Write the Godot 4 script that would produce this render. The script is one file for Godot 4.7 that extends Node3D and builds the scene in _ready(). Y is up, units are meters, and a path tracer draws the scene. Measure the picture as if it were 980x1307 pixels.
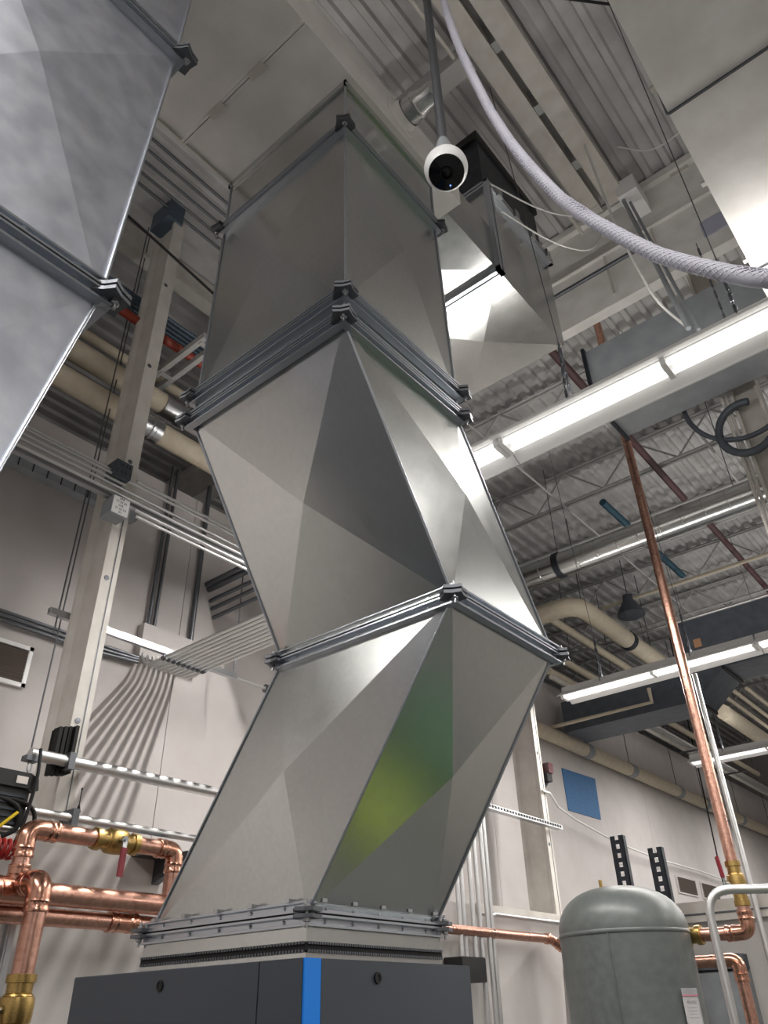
extends Node3D
# Plant room: offset galvanised ducts rising from compressor cabinets to white plenums under a corrugated deck.

# ---------------------------------------------------------------- mesh collector
class G:
	var st := SurfaceTool.new()
	func _init():
		st.begin(Mesh.PRIMITIVE_TRIANGLES)
	func v(p: Vector3, n: Vector3):
		st.set_normal(n); st.set_uv(Vector2(p.x + p.z, -p.y)); st.add_vertex(p)
	func tri(a: Vector3, b: Vector3, c: Vector3, n: Vector3):
		var k := (b - a).cross(c - a)
		if k.length_squared() < 1e-16: return
		var m := k.normalized()
		if m.dot(n) < 0: m = -m
		if k.dot(n) > 0:
			v(a, m); v(c, m); v(b, m)
		else:
			v(a, m); v(b, m); v(c, m)
	func quad(a: Vector3, b: Vector3, c: Vector3, d: Vector3, n: Vector3):
		tri(a, b, c, n); tri(a, c, d, n)
	func smooth(a: Vector3, b: Vector3, c: Vector3, na: Vector3, nb: Vector3, nc: Vector3):
		var k := (b - a).cross(c - a)
		if k.length_squared() < 1e-18: return
		if k.dot(na + nb + nc) > 0:
			v(a, na); v(c, nc); v(b, nb)
		else:
			v(a, na); v(b, nb); v(c, nc)
	func obox(c: Vector3, ux: Vector3, uy: Vector3, uz: Vector3, ch := 0.0):
		# half-extent vectors; ch = chamfer on all edges parallel to uz
		if ch > 0.0:
			var lx := ux.length(); var ly := uy.length()
			var pts := [Vector2(-lx + ch, -ly), Vector2(lx - ch, -ly), Vector2(lx, -ly + ch), Vector2(lx, ly - ch), Vector2(lx - ch, ly), Vector2(-lx + ch, ly), Vector2(-lx, ly - ch), Vector2(-lx, -ly + ch)]
			prism(pts, c - uz, ux / lx, uy / ly, uz * 2.0)
			return
		for s in [-1.0, 1.0]:
			quad(c + ux * s + uy + uz, c + ux * s - uy + uz, c + ux * s - uy - uz, c + ux * s + uy - uz, ux * s)
			quad(c + uy * s + ux + uz, c + uy * s - ux + uz, c + uy * s - ux - uz, c + uy * s + ux - uz, uy * s)
			quad(c + uz * s + ux + uy, c + uz * s - ux + uy, c + uz * s - ux - uy, c + uz * s + ux - uy, uz * s)
	func box(a: Vector3, b: Vector3, ch := 0.0):
		var h := (b - a).abs() * 0.5
		obox((a + b) * 0.5, Vector3(h.x, 0, 0), Vector3(0, h.y, 0), Vector3(0, 0, h.z), ch)
	func prism(pts: Array, o: Vector3, ux: Vector3, uy: Vector3, ext: Vector3):
		# extruded outline (any simple polygon)
		var n := pts.size()
		var poly := PackedVector2Array(pts)
		var w: Array = []
		for p in pts: w.append(o + ux * p.x + uy * p.y)
		var area := 0.0
		for i in n: area += pts[i].x * pts[(i + 1) % n].y - pts[(i + 1) % n].x * pts[i].y
		var sgn := 1.0 if area > 0 else -1.0
		for i in n:
			var e: Vector2 = pts[(i + 1) % n] - pts[i]
			var nn: Vector3 = (ux * e.y - uy * e.x) * sgn
			quad(w[i], w[(i + 1) % n], w[(i + 1) % n] + ext, w[i] + ext, nn)
		var idx := Geometry2D.triangulate_polygon(poly)
		for i in range(0, idx.size(), 3):
			tri(w[idx[i]], w[idx[i + 1]], w[idx[i + 2]], -ext)
			tri(w[idx[i]] + ext, w[idx[i + 1]] + ext, w[idx[i + 2]] + ext, ext)
	func tube(pts: Array, r: float, n := 10, caps := true):
		var m := pts.size()
		var d0: Vector3 = (pts[1] - pts[0]).normalized()
		var up := Vector3.UP if absf(d0.y) < 0.9 else Vector3.RIGHT
		var side := d0.cross(up).normalized()
		var rings: Array = []
		var dirs: Array = []
		for i in m:
			var d: Vector3
			if i == 0: d = d0
			elif i == m - 1: d = (pts[i] - pts[i - 1]).normalized()
			else: d = ((pts[i] - pts[i - 1]).normalized() + (pts[i + 1] - pts[i]).normalized()).normalized()
			side = (side - d * side.dot(d)).normalized()
			var o := d.cross(side)
			var ring: Array = []
			for k in n + 1:
				var a := TAU * k / n
				ring.append(side * cos(a) + o * sin(a))
			rings.append(ring); dirs.append(d)
		for i in m - 1:
			for k in n:
				var a0: Vector3 = rings[i][k]; var a1: Vector3 = rings[i][k + 1]
				var b0: Vector3 = rings[i + 1][k]; var b1: Vector3 = rings[i + 1][k + 1]
				smooth(pts[i] + a0 * r, pts[i] + a1 * r, pts[i + 1] + b1 * r, a0, a1, b1)
				smooth(pts[i] + a0 * r, pts[i + 1] + b1 * r, pts[i + 1] + b0 * r, a0, b1, b0)
		if caps:
			for k in n:
				tri(pts[0], pts[0] + rings[0][k] * r, pts[0] + rings[0][k + 1] * r, -dirs[0])
				tri(pts[m - 1], pts[m - 1] + rings[m - 1][k] * r, pts[m - 1] + rings[m - 1][k + 1] * r, dirs[m - 1])
	func rod(a: Vector3, b: Vector3, r: float, n := 10):
		tube([a, b], r, n)
	func lathe(o: Vector3, axis: Vector3, prof: Array, n := 24, flat := false):
		# prof: Vector2(distance along axis, radius); neighbouring slopes are blended unless flat
		var ax := axis.normalized()
		var up := Vector3.UP if absf(ax.y) < 0.9 else Vector3.RIGHT
		var s := ax.cross(up).normalized(); var t := ax.cross(s)
		var m := prof.size()
		var sl: Array = []
		for i in m - 1:
			var e: Vector2 = prof[i + 1] - prof[i]
			sl.append(Vector2(-e.y, e.x).normalized())
		for i in m - 1:
			var n0: Vector2 = sl[i]; var n1: Vector2 = sl[i]
			if not flat:
				if i > 0 and sl[i - 1].dot(sl[i]) > 0.75: n0 = (sl[i - 1] + sl[i]).normalized()
				if i < m - 2 and sl[i + 1].dot(sl[i]) > 0.75: n1 = (sl[i + 1] + sl[i]).normalized()
			for k in n:
				var q: Array = []
				for kk in [k, k + 1]:
					var a: float = TAU * kk / n
					q.append(s * cos(a) + t * sin(a))
				var p0: Vector3 = o + ax * prof[i].x; var p1: Vector3 = o + ax * prof[i + 1].x
				var r0: float = prof[i].y; var r1: float = prof[i + 1].y
				var a00: Vector3 = q[0] * n0.y + ax * n0.x; var a01: Vector3 = q[1] * n0.y + ax * n0.x
				var a10: Vector3 = q[0] * n1.y + ax * n1.x; var a11: Vector3 = q[1] * n1.y + ax * n1.x
				smooth(p0 + q[0] * r0, p0 + q[1] * r0, p1 + q[1] * r1, a00, a01, a11)
				smooth(p0 + q[0] * r0, p1 + q[1] * r1, p1 + q[0] * r1, a00, a11, a10)
	func mesh() -> ArrayMesh:
		return st.commit()

# ---------------------------------------------------------------- scene-tree helpers
var used := {}
var M := {}

func numbered(called: String) -> String:
	if not used.has(called):
		used[called] = 0
		return called
	used[called] += 1
	return "%s_%03d" % [called, used[called]]

func meta(o: Node, label: String, category: String, group := ""):
	if label != "": o.set_meta("label", label)
	if category != "": o.set_meta("category", category)
	if group != "": o.set_meta("group", group)

func thing(called: String, label: String, category: String, at: Vector3, group := "") -> Node3D:
	var o := Node3D.new()
	o.name = numbered(called)
	add_child(o)
	o.position = at
	meta(o, label, category, group)
	return o

func part(called: String, g, mat: Material, parent: Node3D, label := "") -> MeshInstance3D:
	# geometry is given in world coordinates; sub-parts of a mesh share its frame
	var o := MeshInstance3D.new()
	o.name = called
	o.mesh = g.mesh() if g is G else g
	o.material_override = mat
	parent.add_child(o, true)
	if not (parent is MeshInstance3D): o.position = -parent.position
	if label != "": o.set_meta("label", label)
	return o

func single(called: String, g: G, mat: Material, label: String, category: String, group := "") -> MeshInstance3D:
	var o := MeshInstance3D.new()
	o.name = numbered(called)
	o.mesh = g.mesh()
	o.material_override = mat
	add_child(o)
	meta(o, label, category, group)
	return o

func structure(called: String, g: G, mat: Material, label: String, category: String) -> MeshInstance3D:
	var o := single(called, g, mat, label, category)
	o.set_meta("kind", "structure")
	return o

func copy(o: Node3D, called: String, shift: Vector3, label: String, category: String, group := "") -> Node3D:
	var c: Node3D = o.duplicate()
	c.name = numbered(called)
	add_child(c)
	c.position = o.position + shift
	meta(c, label, category, group)
	return c

func fillet(pts: Array, r: float, n := 6) -> Array:
	var out: Array = [pts[0]]
	for i in range(1, pts.size() - 1):
		var p: Vector3 = pts[i]
		var a: Vector3 = (pts[i - 1] - p); var b: Vector3 = (pts[i + 1] - p)
		var rr := minf(r, minf(a.length(), b.length()) * 0.48)
		var pa: Vector3 = p + a.normalized() * rr; var pb: Vector3 = p + b.normalized() * rr
		for k in n + 1:
			var t := float(k) / n
			out.append(pa.lerp(p, t).lerp(p.lerp(pb, t), t))
	out.append(pts[-1])
	return out

func X(a: float) -> Vector3: return Vector3(a, 0, 0)
func Y(a: float) -> Vector3: return Vector3(0, a, 0)
func Z(a: float) -> Vector3: return Vector3(0, 0, a)

# ---------------------------------------------------------------- materials
func noise_image(seed_: int, freq: float, lo: Color, hi: Color, cell := false, size := 512, oct := 4, gain := 1.0) -> Image:
	var f := FastNoiseLite.new()
	f.seed = seed_
	f.frequency = freq
	f.fractal_octaves = oct
	f.noise_type = FastNoiseLite.TYPE_CELLULAR if cell else FastNoiseLite.TYPE_SIMPLEX_SMOOTH
	if cell:
		f.cellular_return_type = FastNoiseLite.RETURN_CELL_VALUE
		f.fractal_type = FastNoiseLite.FRACTAL_NONE
	var src := f.get_seamless_image(size, size)
	src.convert(Image.FORMAT_L8)
	var d := src.get_data()
	var out := PackedByteArray()
	out.resize(size * size * 3)
	for i in d.size():
		var t := clampf((d[i] / 255.0 - 0.5) * gain + 0.5, 0, 1)
		out[i * 3] = int(255 * lerpf(lo.r, hi.r, t)); out[i * 3 + 1] = int(255 * lerpf(lo.g, hi.g, t)); out[i * 3 + 2] = int(255 * lerpf(lo.b, hi.b, t))
	return Image.create_from_data(size, size, false, Image.FORMAT_RGB8, out)

func tex(im: Image) -> ImageTexture:
	return ImageTexture.create_from_image(im)

func bump(im: Image, s: float) -> ImageTexture:
	var b: Image = im.duplicate()
	b.bump_map_to_normal_map(s)
	return ImageTexture.create_from_image(b)

func gray(a: float) -> Color: return Color(a, a, a)

func mat(col: Color, rough: float, metal := 0.0) -> StandardMaterial3D:
	var m := StandardMaterial3D.new()
	m.albedo_color = col
	m.roughness = rough
	m.metallic = metal
	return m

func triplanar(m: StandardMaterial3D, scale_: float, albedo: Texture2D = null, rough: Texture2D = null, normal: Texture2D = null, ns := 1.0) -> StandardMaterial3D:
	m.uv1_triplanar = true
	m.uv1_world_triplanar = true
	m.uv1_scale = Vector3.ONE * scale_
	if albedo: m.albedo_texture = albedo
	if rough:
		m.roughness_texture = rough
		m.roughness = 1.0
	if normal:
		m.normal_enabled = true
		m.normal_texture = normal
		m.normal_scale = ns
	return m

func make_materials():
	var spangle := noise_image(3, 0.11, Color(0.965, 0.97, 0.97), Color(1, 1, 1), true)
	var galv_rough := noise_image(4, 0.012, gray(0.225), gray(0.275), false, 512, 3, 0.8)
	var wavy := noise_image(5, 0.006, gray(0), gray(1), false, 512, 2)
	M.galv = triplanar(mat(Color(0.80, 0.805, 0.80), 0.3, 1.0), 1.3, tex(spangle), tex(galv_rough), bump(wavy, 4.0), 0.07)
	var dust := noise_image(41, 0.02, Color(0.93, 0.94, 0.96), Color(1, 1, 1), false, 512, 5, 1.6)
	M.galv_dusty = triplanar(mat(Color(0.80, 0.81, 0.84), 0.42, 1.0), 1.1, tex(dust), tex(noise_image(42, 0.014, gray(0.40), gray(0.50), false, 512, 4, 1.0)), bump(wavy, 4.0), 0.03)
	M.flange = mat(Color(0.74, 0.76, 0.79), 0.3, 1.0)
	M.steel = mat(Color(0.72, 0.73, 0.74), 0.28, 1.0)
	M.conduit = mat(Color(0.84, 0.84, 0.84), 0.38, 1.0)
	M.dull_steel = mat(Color(0.42, 0.43, 0.45), 0.45, 0.8)
	var cu := noise_image(8, 0.03, Color(0.76, 0.575, 0.505), Color(0.87, 0.69, 0.62), false, 512, 3, 1.2)
	M.copper = triplanar(mat(Color(1, 1, 1), 0.3, 1.0), 1.6, tex(cu), tex(noise_image(9, 0.02, gray(0.22), gray(0.38), false, 256)))
	M.copper_fitting = triplanar(mat(Color(1.0, 0.97, 0.94), 0.22, 1.0), 2.0, tex(cu))
	M.brass = triplanar(mat(Color(0.83, 0.72, 0.47), 0.33, 1.0), 6.0, tex(noise_image(10, 0.04, Color(0.75, 0.7, 0.65), Color(1, 1, 1))))
	var paint_bump := bump(noise_image(11, 0.09, gray(0), gray(1), false, 512, 3), 1.0)
	M.wall = triplanar(mat(Color(0.755, 0.735, 0.73), 0.75), 0.45, tex(noise_image(12, 0.008, Color(0.95, 0.945, 0.94), Color(1, 1, 1), false, 512, 5)), null, paint_bump, 0.15)
	M.wall_low = triplanar(mat(Color(0.80, 0.785, 0.775), 0.7), 0.45, tex(noise_image(13, 0.008, Color(0.95, 0.945, 0.94), Color(1, 1, 1), false, 512, 5)), null, paint_bump, 0.15)
	M.plenum = triplanar(mat(Color(0.93, 0.92, 0.91), 0.6), 0.5, tex(noise_image(14, 0.012, Color(0.94, 0.94, 0.93), Color(1, 1, 1), false, 512, 5, 1.5)))
	M.deck = triplanar(mat(Color(0.79, 0.785, 0.785), 0.5), 0.35, tex(noise_image(15, 0.01, Color(0.86, 0.86, 0.86), Color(1, 1, 1), false, 512, 5, 1.4)))
	M.joist = mat(Color(0.72, 0.72, 0.715), 0.55)
	M.column = triplanar(mat(Color(0.84, 0.825, 0.80), 0.5), 0.8, tex(noise_image(16, 0.02, Color(0.92, 0.91, 0.9), Color(1, 1, 1), false, 256, 4)))
	M.floor = triplanar(mat(Color(0.37, 0.375, 0.37), 0.6), 0.3, tex(noise_image(17, 0.01, Color(0.8, 0.8, 0.8), Color(1, 1, 1), false, 512, 5, 1.4)))
	M.cream = triplanar(mat(Color(0.83, 0.79, 0.71), 0.7), 1.0, tex(noise_image(18, 0.03, Color(0.92, 0.91, 0.9), Color(1, 1, 1), false, 256)))
	M.cabinet = triplanar(mat(Color(0.235, 0.255, 0.29), 0.5), 4.0, null, null, bump(noise_image(19, 0.25, gray(0), gray(1), false, 256, 2), 1.2), 0.2)
	M.blue = mat(Color(0.02, 0.51, 0.92), 0.45)
	M.black = mat(Color(0.03, 0.03, 0.035), 0.6)
	M.black_gloss = mat(Color(0.025, 0.028, 0.05), 0.15)
	M.rubber = mat(Color(0.04, 0.04, 0.045), 0.75)
	M.dark_panel = triplanar(mat(Color(0.24, 0.26, 0.29), 0.5, 0.55), 1.0, tex(noise_image(20, 0.03, gray(0.75), gray(1), false, 256)))
	M.dark_duct = triplanar(mat(Color(0.36, 0.385, 0.42), 0.5, 0.3), 1.0, tex(noise_image(21, 0.02, gray(0.85), gray(1), false, 256)))
	M.gray_duct = triplanar(mat(Color(0.62, 0.64, 0.66), 0.5, 0.2), 0.8, tex(noise_image(22, 0.02, gray(0.9), gray(1), false, 256)))
	M.tank = triplanar(mat(Color(0.39, 0.41, 0.405), 0.38), 1.2, tex(noise_image(23, 0.02, gray(0.9), gray(1), false, 512, 4, 1.5)), null, paint_bump, 0.12)
	M.white_plastic = mat(Color(0.93, 0.93, 0.93), 0.35)
	M.white_enamel = mat(Color(0.95, 0.95, 0.95), 0.4)
	M.paper = mat(Color(0.85, 0.82, 0.80), 0.7)
	M.pink = mat(Color(0.80, 0.50, 0.58), 0.5)
	M.blue_tape = triplanar(mat(Color(0.20, 0.42, 0.62), 0.7), 2.0, tex(noise_image(24, 0.03, gray(0.85), gray(1), false, 256)))
	M.red_vinyl = mat(Color(0.50, 0.06, 0.14), 0.4)
	M.red_hose = mat(Color(0.62, 0.10, 0.08), 0.45)
	M.red_pipe = mat(Color(0.62, 0.26, 0.20), 0.5)
	M.maroon = mat(Color(0.34, 0.23, 0.24), 0.5)
	M.teal = mat(Color(0.13, 0.29, 0.36), 0.5)
	M.yellow = mat(Color(0.85, 0.75, 0.10), 0.5)
	M.green = mat(Color(0.10, 0.33, 0.19), 0.5)
	M.lime = mat(Color(0.55, 0.64, 0.12), 0.5)
	M.vent = mat(Color(0.44, 0.40, 0.37), 0.6)
	M.hose = triplanar(mat(Color(0.74, 0.74, 0.79), 0.6), 14.0, tex(noise_image(25, 0.1, gray(0.82), gray(1), false, 256, 2, 1.6)))
	M.cable_white = mat(Color(0.86, 0.86, 0.85), 0.5)
	M.tray = mat(Color(0.36, 0.42, 0.48), 0.5, 0.4)
	M.tag = mat(Color(0.72, 0.55, 0.42), 0.6)
	M.ink = mat(Color(0.07, 0.07, 0.08), 0.7)
	M.led = mat(Color(0.5, 0.6, 1.0), 0.3)
	M.led.emission_enabled = true
	M.led.emission = Color(0.5, 0.65, 1.0)
	M.led.emission_energy_multiplier = 1.5
	M.tube = mat(Color(1, 1, 1), 0.4)
	M.tube.emission_enabled = true
	M.tube.emission = Color(1.0, 0.985, 0.96)
	M.tube.emission_energy_multiplier = 1.6
	M.bag = mat(Color(0.9, 0.9, 0.92, 0.25), 0.2)
	M.bag.transparency = BaseMaterial3D.TRANSPARENCY_ALPHA

# ---------------------------------------------------------------- the room
const WALL_Z := -5.4
const LOW_Z := -4.6
const LEDGE_Y := 2.55
const DECK_Y := 8.7

func build_room():
	var g := G.new()
	g.box(Vector3(-4.2, -0.2, -9.2), Vector3(26.2, 0, 8.2))
	structure("floor", g, M.floor, "grey concrete floor of the plant room", "floor")
	# back wall with recessed joints between the tall panels
	g = G.new()
	g.box(Vector3(-4.2, 0, -5.6), Vector3(26.2, 6.02, WALL_Z - 0.02))
	var w := structure("wall_back", g, M.wall, "tall pale grey wall of plain panels behind the ducts", "wall")
	var xs := [-4.2, -1.28, 3.7, 8.67, 13.65, 16.9, 21.9, 26.2]
	for i in xs.size() - 1:
		g = G.new()
		g.box(Vector3(xs[i] + 0.003, 0, WALL_Z - 0.02), Vector3(xs[i + 1] - 0.003, 6.0, WALL_Z))
		part("panel", g, M.wall, w)
	# thicker lower wall carrying the ledge, and the half-height partition that turns off it
	g = G.new()
	g.box(Vector3(-4.2, 0, WALL_Z), Vector3(8.6, LEDGE_Y, LOW_Z))
	var lw := structure("wall_lower", g, M.wall_low, "lighter lower wall standing proud of the tall wall below the ledge", "wall")
	g = G.new()
	g.box(Vector3(6.9, LEDGE_Y - 0.07, LOW_Z), Vector3(8.6, LEDGE_Y + 0.015, LOW_Z + 0.02))
	part("ledge_cap", g, M.column, lw)
	g = G.new()
	g.box(Vector3(8.6, 0, WALL_Z), Vector3(8.85, 2.52, 6.0))
	var pw := structure("wall_partition", g, M.wall_low, "half-height pale partition behind the grey tank", "wall")
	g = G.new()
	g.box(Vector3(8.53, 2.38, LOW_Z), Vector3(8.89, 2.56, 6.0))
	part("ledge_cap", g, M.column, pw)
	g = G.new()
	g.box(Vector3(8.52, 2.44, LOW_Z + 0.02), Vector3(8.53, 2.455, 6.0))
	part("ledge_groove", g, M.dull_steel, pw)
	g = G.new()
	g.box(Vector3(-4.2, 0, -9.2), Vector3(26.2, 9.0, -9.0))
	structure("wall_beyond", g, M.wall, "dim wall of the space behind the tall grey wall", "wall")
	g = G.new()
	g.box(Vector3(-4.4, 0, -9.2), Vector3(-4.2, 9, 8.2))
	structure("wall_left", g, M.wall, "pale side wall of the plant room", "wall")
	g = G.new()
	g.box(Vector3(-4.2, 0, 8.0), Vector3(26.2, 9, 8.2))
	structure("wall_front", g, M.wall, "pale wall facing the ducts", "wall")
	g = G.new()
	g.box(Vector3(26.0, 0, -9.2), Vector3(26.2, 9, 8.2))
	structure("wall_right", g, M.wall, "pale far end wall of the long room", "wall")
	# corrugated roof deck
	g = G.new()
	var prof: Array = []
	var z := -9.2
	while z < 8.15:
		for q in [Vector2(0, 0), Vector2(0.055, 0), Vector2(0.075, 0.045), Vector2(0.18, 0.045)]:
			prof.append(Vector2(z + q.x, DECK_Y + q.y))
		z += 0.2
	prof.append(Vector2(z, DECK_Y))
	prof.append(Vector2(z, DECK_Y + 0.25))
	prof.append(Vector2(-9.2, DECK_Y + 0.25))
	g.prism(prof, Vector3(-4.4, 0, 0), Vector3(0, 0, 1), Vector3(0, 1, 0), X(30.6))
	structure("ceiling", g, M.deck, "corrugated grey metal roof deck high above the ducts", "ceiling")
	# deep white girder line that closes the near bay
	g = G.new()
	g.box(Vector3(5.40, 8.10, -9.0), Vector3(5.62, 8.64, 8.0))
	var gd := structure("beam_girder", g, M.plenum, "deep white roof girder crossing above the strip lights", "beam")
	g = G.new()
	g.box(Vector3(5.34, 8.60, -9.0), Vector3(5.68, 8.69, 8.0))
	part("top_flange", g, M.plenum, gd)
	var pz := [-5.4, -3.9, -2.4, -0.93, 0.6, 2.1, 3.6, 5.1, 6.6, 8.0]
	for i in pz.size() - 1:
		g = G.new()
		g.box(Vector3(5.44, 7.42, pz[i] + 0.006), Vector3(5.56, 8.10, pz[i + 1] - 0.006))
		part("panel", g, M.plenum, gd)
	g = G.new()
	g.box(Vector3(5.425, 7.60, -0.52), Vector3(5.445, 7.80, -0.30))
	single("wall_sign", g, mat(Color(0.70, 0.71, 0.78), 0.6), "small square grey-blue notice on the white girder panels", "sign")
	g = G.new()
	g.box(Vector3(5.38, 8.55, -0.60), Vector3(5.40, 8.60, -0.42))
	for i in 2:
		var tz := -0.93 + i * 0.002
		g.rod(Vector3(5.405, 8.06, tz - i * 0.5), Vector3(5.405, 7.5, tz - i * 0.5), 0.012, 6)
	single("wall_conduit", g, M.column, "thin white conduits running down the white girder panels", "conduit")

# ---------------------------------------------------------------- lights of the room
func strip_light(z0: float, x0: float, label: String) -> Node3D:
	# an eight-foot industrial strip: housing, reflector wings, two rows of two tubes, sockets, hanging chains
	var y := 5.05
	var t := thing("strip_light", label, "light fixture", Vector3(x0, y, z0), "suspended fluorescent strip lights")
	var L := 2.44
	var g := G.new()
	g.prism([Vector2(-0.06, 0.0), Vector2(0.06, 0.0), Vector2(0.05, 0.09), Vector2(-0.05, 0.09)], Vector3(x0, y + 0.03, z0 + 0.01), X(1), Y(1), Z(L - 0.02))
	part("housing", g, M.white_enamel, t)
	for s in [-1.0, 1.0]:
		g = G.new()
		g.prism([Vector2(0.055 * s, 0.045), Vector2(0.19 * s, -0.035), Vector2(0.205 * s, -0.035), Vector2(0.205 * s, -0.028), Vector2(0.055 * s, 0.06)], Vector3(x0, y, z0 + 0.005), X(1), Y(1), Z(L - 0.01))
		part("reflector", g, M.white_enamel, t)
		for h in 2:
			g = G.new()
			var za := z0 + 0.03 + h * 1.21
			g.tube([Vector3(x0 + 0.05 * s, y - 0.005, za), Vector3(x0 + 0.05 * s, y - 0.005, za + 1.17)], 0.017, 10)
			part("fluorescent_tube", g, M.tube, t)
	for zz in [0.0, L * 0.5 - 0.02, L - 0.04]:
		g = G.new()
		g.box(Vector3(x0 - 0.085, y - 0.03, z0 + zz), Vector3(x0 + 0.085, y + 0.035, z0 + zz + 0.035))
		part("lamp_socket", g, M.white_plastic, t)
	for zz in [0.55, 1.70]:
		for s in [-1.0, 1.0]:
			g = G.new()
			for k in 11:
				var a := Vector3(x0 + s * 0.05 * (1.0 - k / 11.0), y + 0.10 + k * 0.055, z0 + zz)
				g.obox(a, Vector3(0.010 if k % 2 == 0 else 0.004, 0, 0), Y(0.034), Z(0.004 if k % 2 == 0 else 0.010))
			part("chain", g, M.dull_steel, t)
		g = G.new()
		g.rod(Vector3(x0, y + 0.68, z0 + zz), Vector3(x0 - 0.38, DECK_Y, z0 + zz), 0.004, 5)
		part("hanger_wire", g, M.dull_steel, t)
	var l := AreaLight3D.new()
	l.name = "strip_glow"
	l.area_size = Vector2(0.03, 2.3)
	l.light_energy = LAMP
	l.light_color = Color(1.0, 0.985, 0.965)
	l.shadow_enabled = true
	l.area_range = 40.0
	l.area_attenuation = 2.0
	t.add_child(l)
	l.position = Vector3(0, -0.032, L * 0.5)
	l.rotation_degrees = Vector3(-90, 0, 0)
	# light let out through the slots along the top of the housing
	g = G.new()
	g.box(Vector3(x0 - 0.03, y + 0.12, z0 + 0.05), Vector3(x0 + 0.03, y + 0.124, z0 + L - 0.05))
	part("top_slot", g, M.tube, t)
	var u := AreaLight3D.new()
	u.name = "slot_glow"
	u.area_size = Vector2(0.06, 2.3)
	u.light_energy = LAMP * 0.17
	u.light_color = Color(1.0, 0.985, 0.965)
	u.shadow_enabled = true
	u.area_range = 40.0
	u.area_attenuation = 2.0
	t.add_child(u)
	u.position = Vector3(0, 0.13, L * 0.5)
	u.rotation_degrees = Vector3(90, 0, 0)
	return t

const LAMP := 10.0

func build_lights():
	var proto: Node3D = null
	var rows := [[3.92, -4.5, "nearest strip light row beside the zigzag duct"], [8.86, -4.3, "second strip light row, behind the copper riser"], [13.1, -4.28, "third short-looking strip light, beyond the copper riser near the wall"], [17.5, -4.28, "far strip light row beyond the third"], [-1.15, -4.28, "strip light row out of sight left"]]
	var ord := ["end unit by the wall", "second unit from the wall", "third unit from the wall", "fourth unit from the wall"]
	for r in rows:
		for k in 4:
			if k == 2 and r[0] == 3.92: continue   # the white plenum hangs there
			var lab: String = r[2] + ", " + ord[k]
			if proto == null: proto = strip_light(r[1], r[0], lab)
			else: copy(proto, "strip_light", Vector3(r[0] - 3.92, 0, r[1] + 4.5 + 2.44 * k), lab, "light fixture", "suspended fluorescent strip lights")

# ---------------------------------------------------------------- ducts
func panel(a: Vector3, b: Vector3, c: Vector3, d: Vector3, out: Vector3, depth: float) -> G:
	# a cross-broken sheet: four facets rising to the middle, with folded-back edges
	var g := G.new()
	var m := (a + b + c + d) * 0.25 + out.normalized() * depth
	for e in [[a, b], [b, c], [c, d], [d, a]]:
		g.tri(e[0], e[1], m, out)
	return g

func ring(nr: Vector3, wx: float, wz: float, inset: float) -> Array:
	# corners of a level ring: near, right, far, left
	return [Vector3(nr.x + inset, nr.y, nr.z - inset), Vector3(nr.x + wx - inset, nr.y, nr.z - inset), Vector3(nr.x + wx - inset, nr.y, nr.z - wz + inset), Vector3(nr.x + inset, nr.y, nr.z - wz + inset)]

func duct_section(t: Node3D, top: Vector3, bot: Vector3, wx: float, wz: float, m: Material, depth := 0.052):
	var a := ring(top, wx, wz, 0.034)
	var b := ring(bot, wx, wz, 0.034)
	for i in 4:
		var j := (i + 1) % 4
		var n: Vector3 = (a[j] - a[i]).cross(b[i] - a[i])
		var cen: Vector3 = (a[0] + a[2] + b[0] + b[2]) * 0.25
		if n.dot((a[i] + b[j]) * 0.5 - cen) < 0: n = -n
		var p := part("panel", panel(a[i], a[j], b[j], b[i], n, depth), m, t)
		var g := G.new()
		var o: Vector3 = ((a[i] + b[i]) * 0.5 - cen); o.y = 0; o = o.normalized() * 0.004
		g.rod(a[i] + o, b[i] + o, 0.005, 8)
		part("corner_seam", g, M.flange, p)

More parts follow.
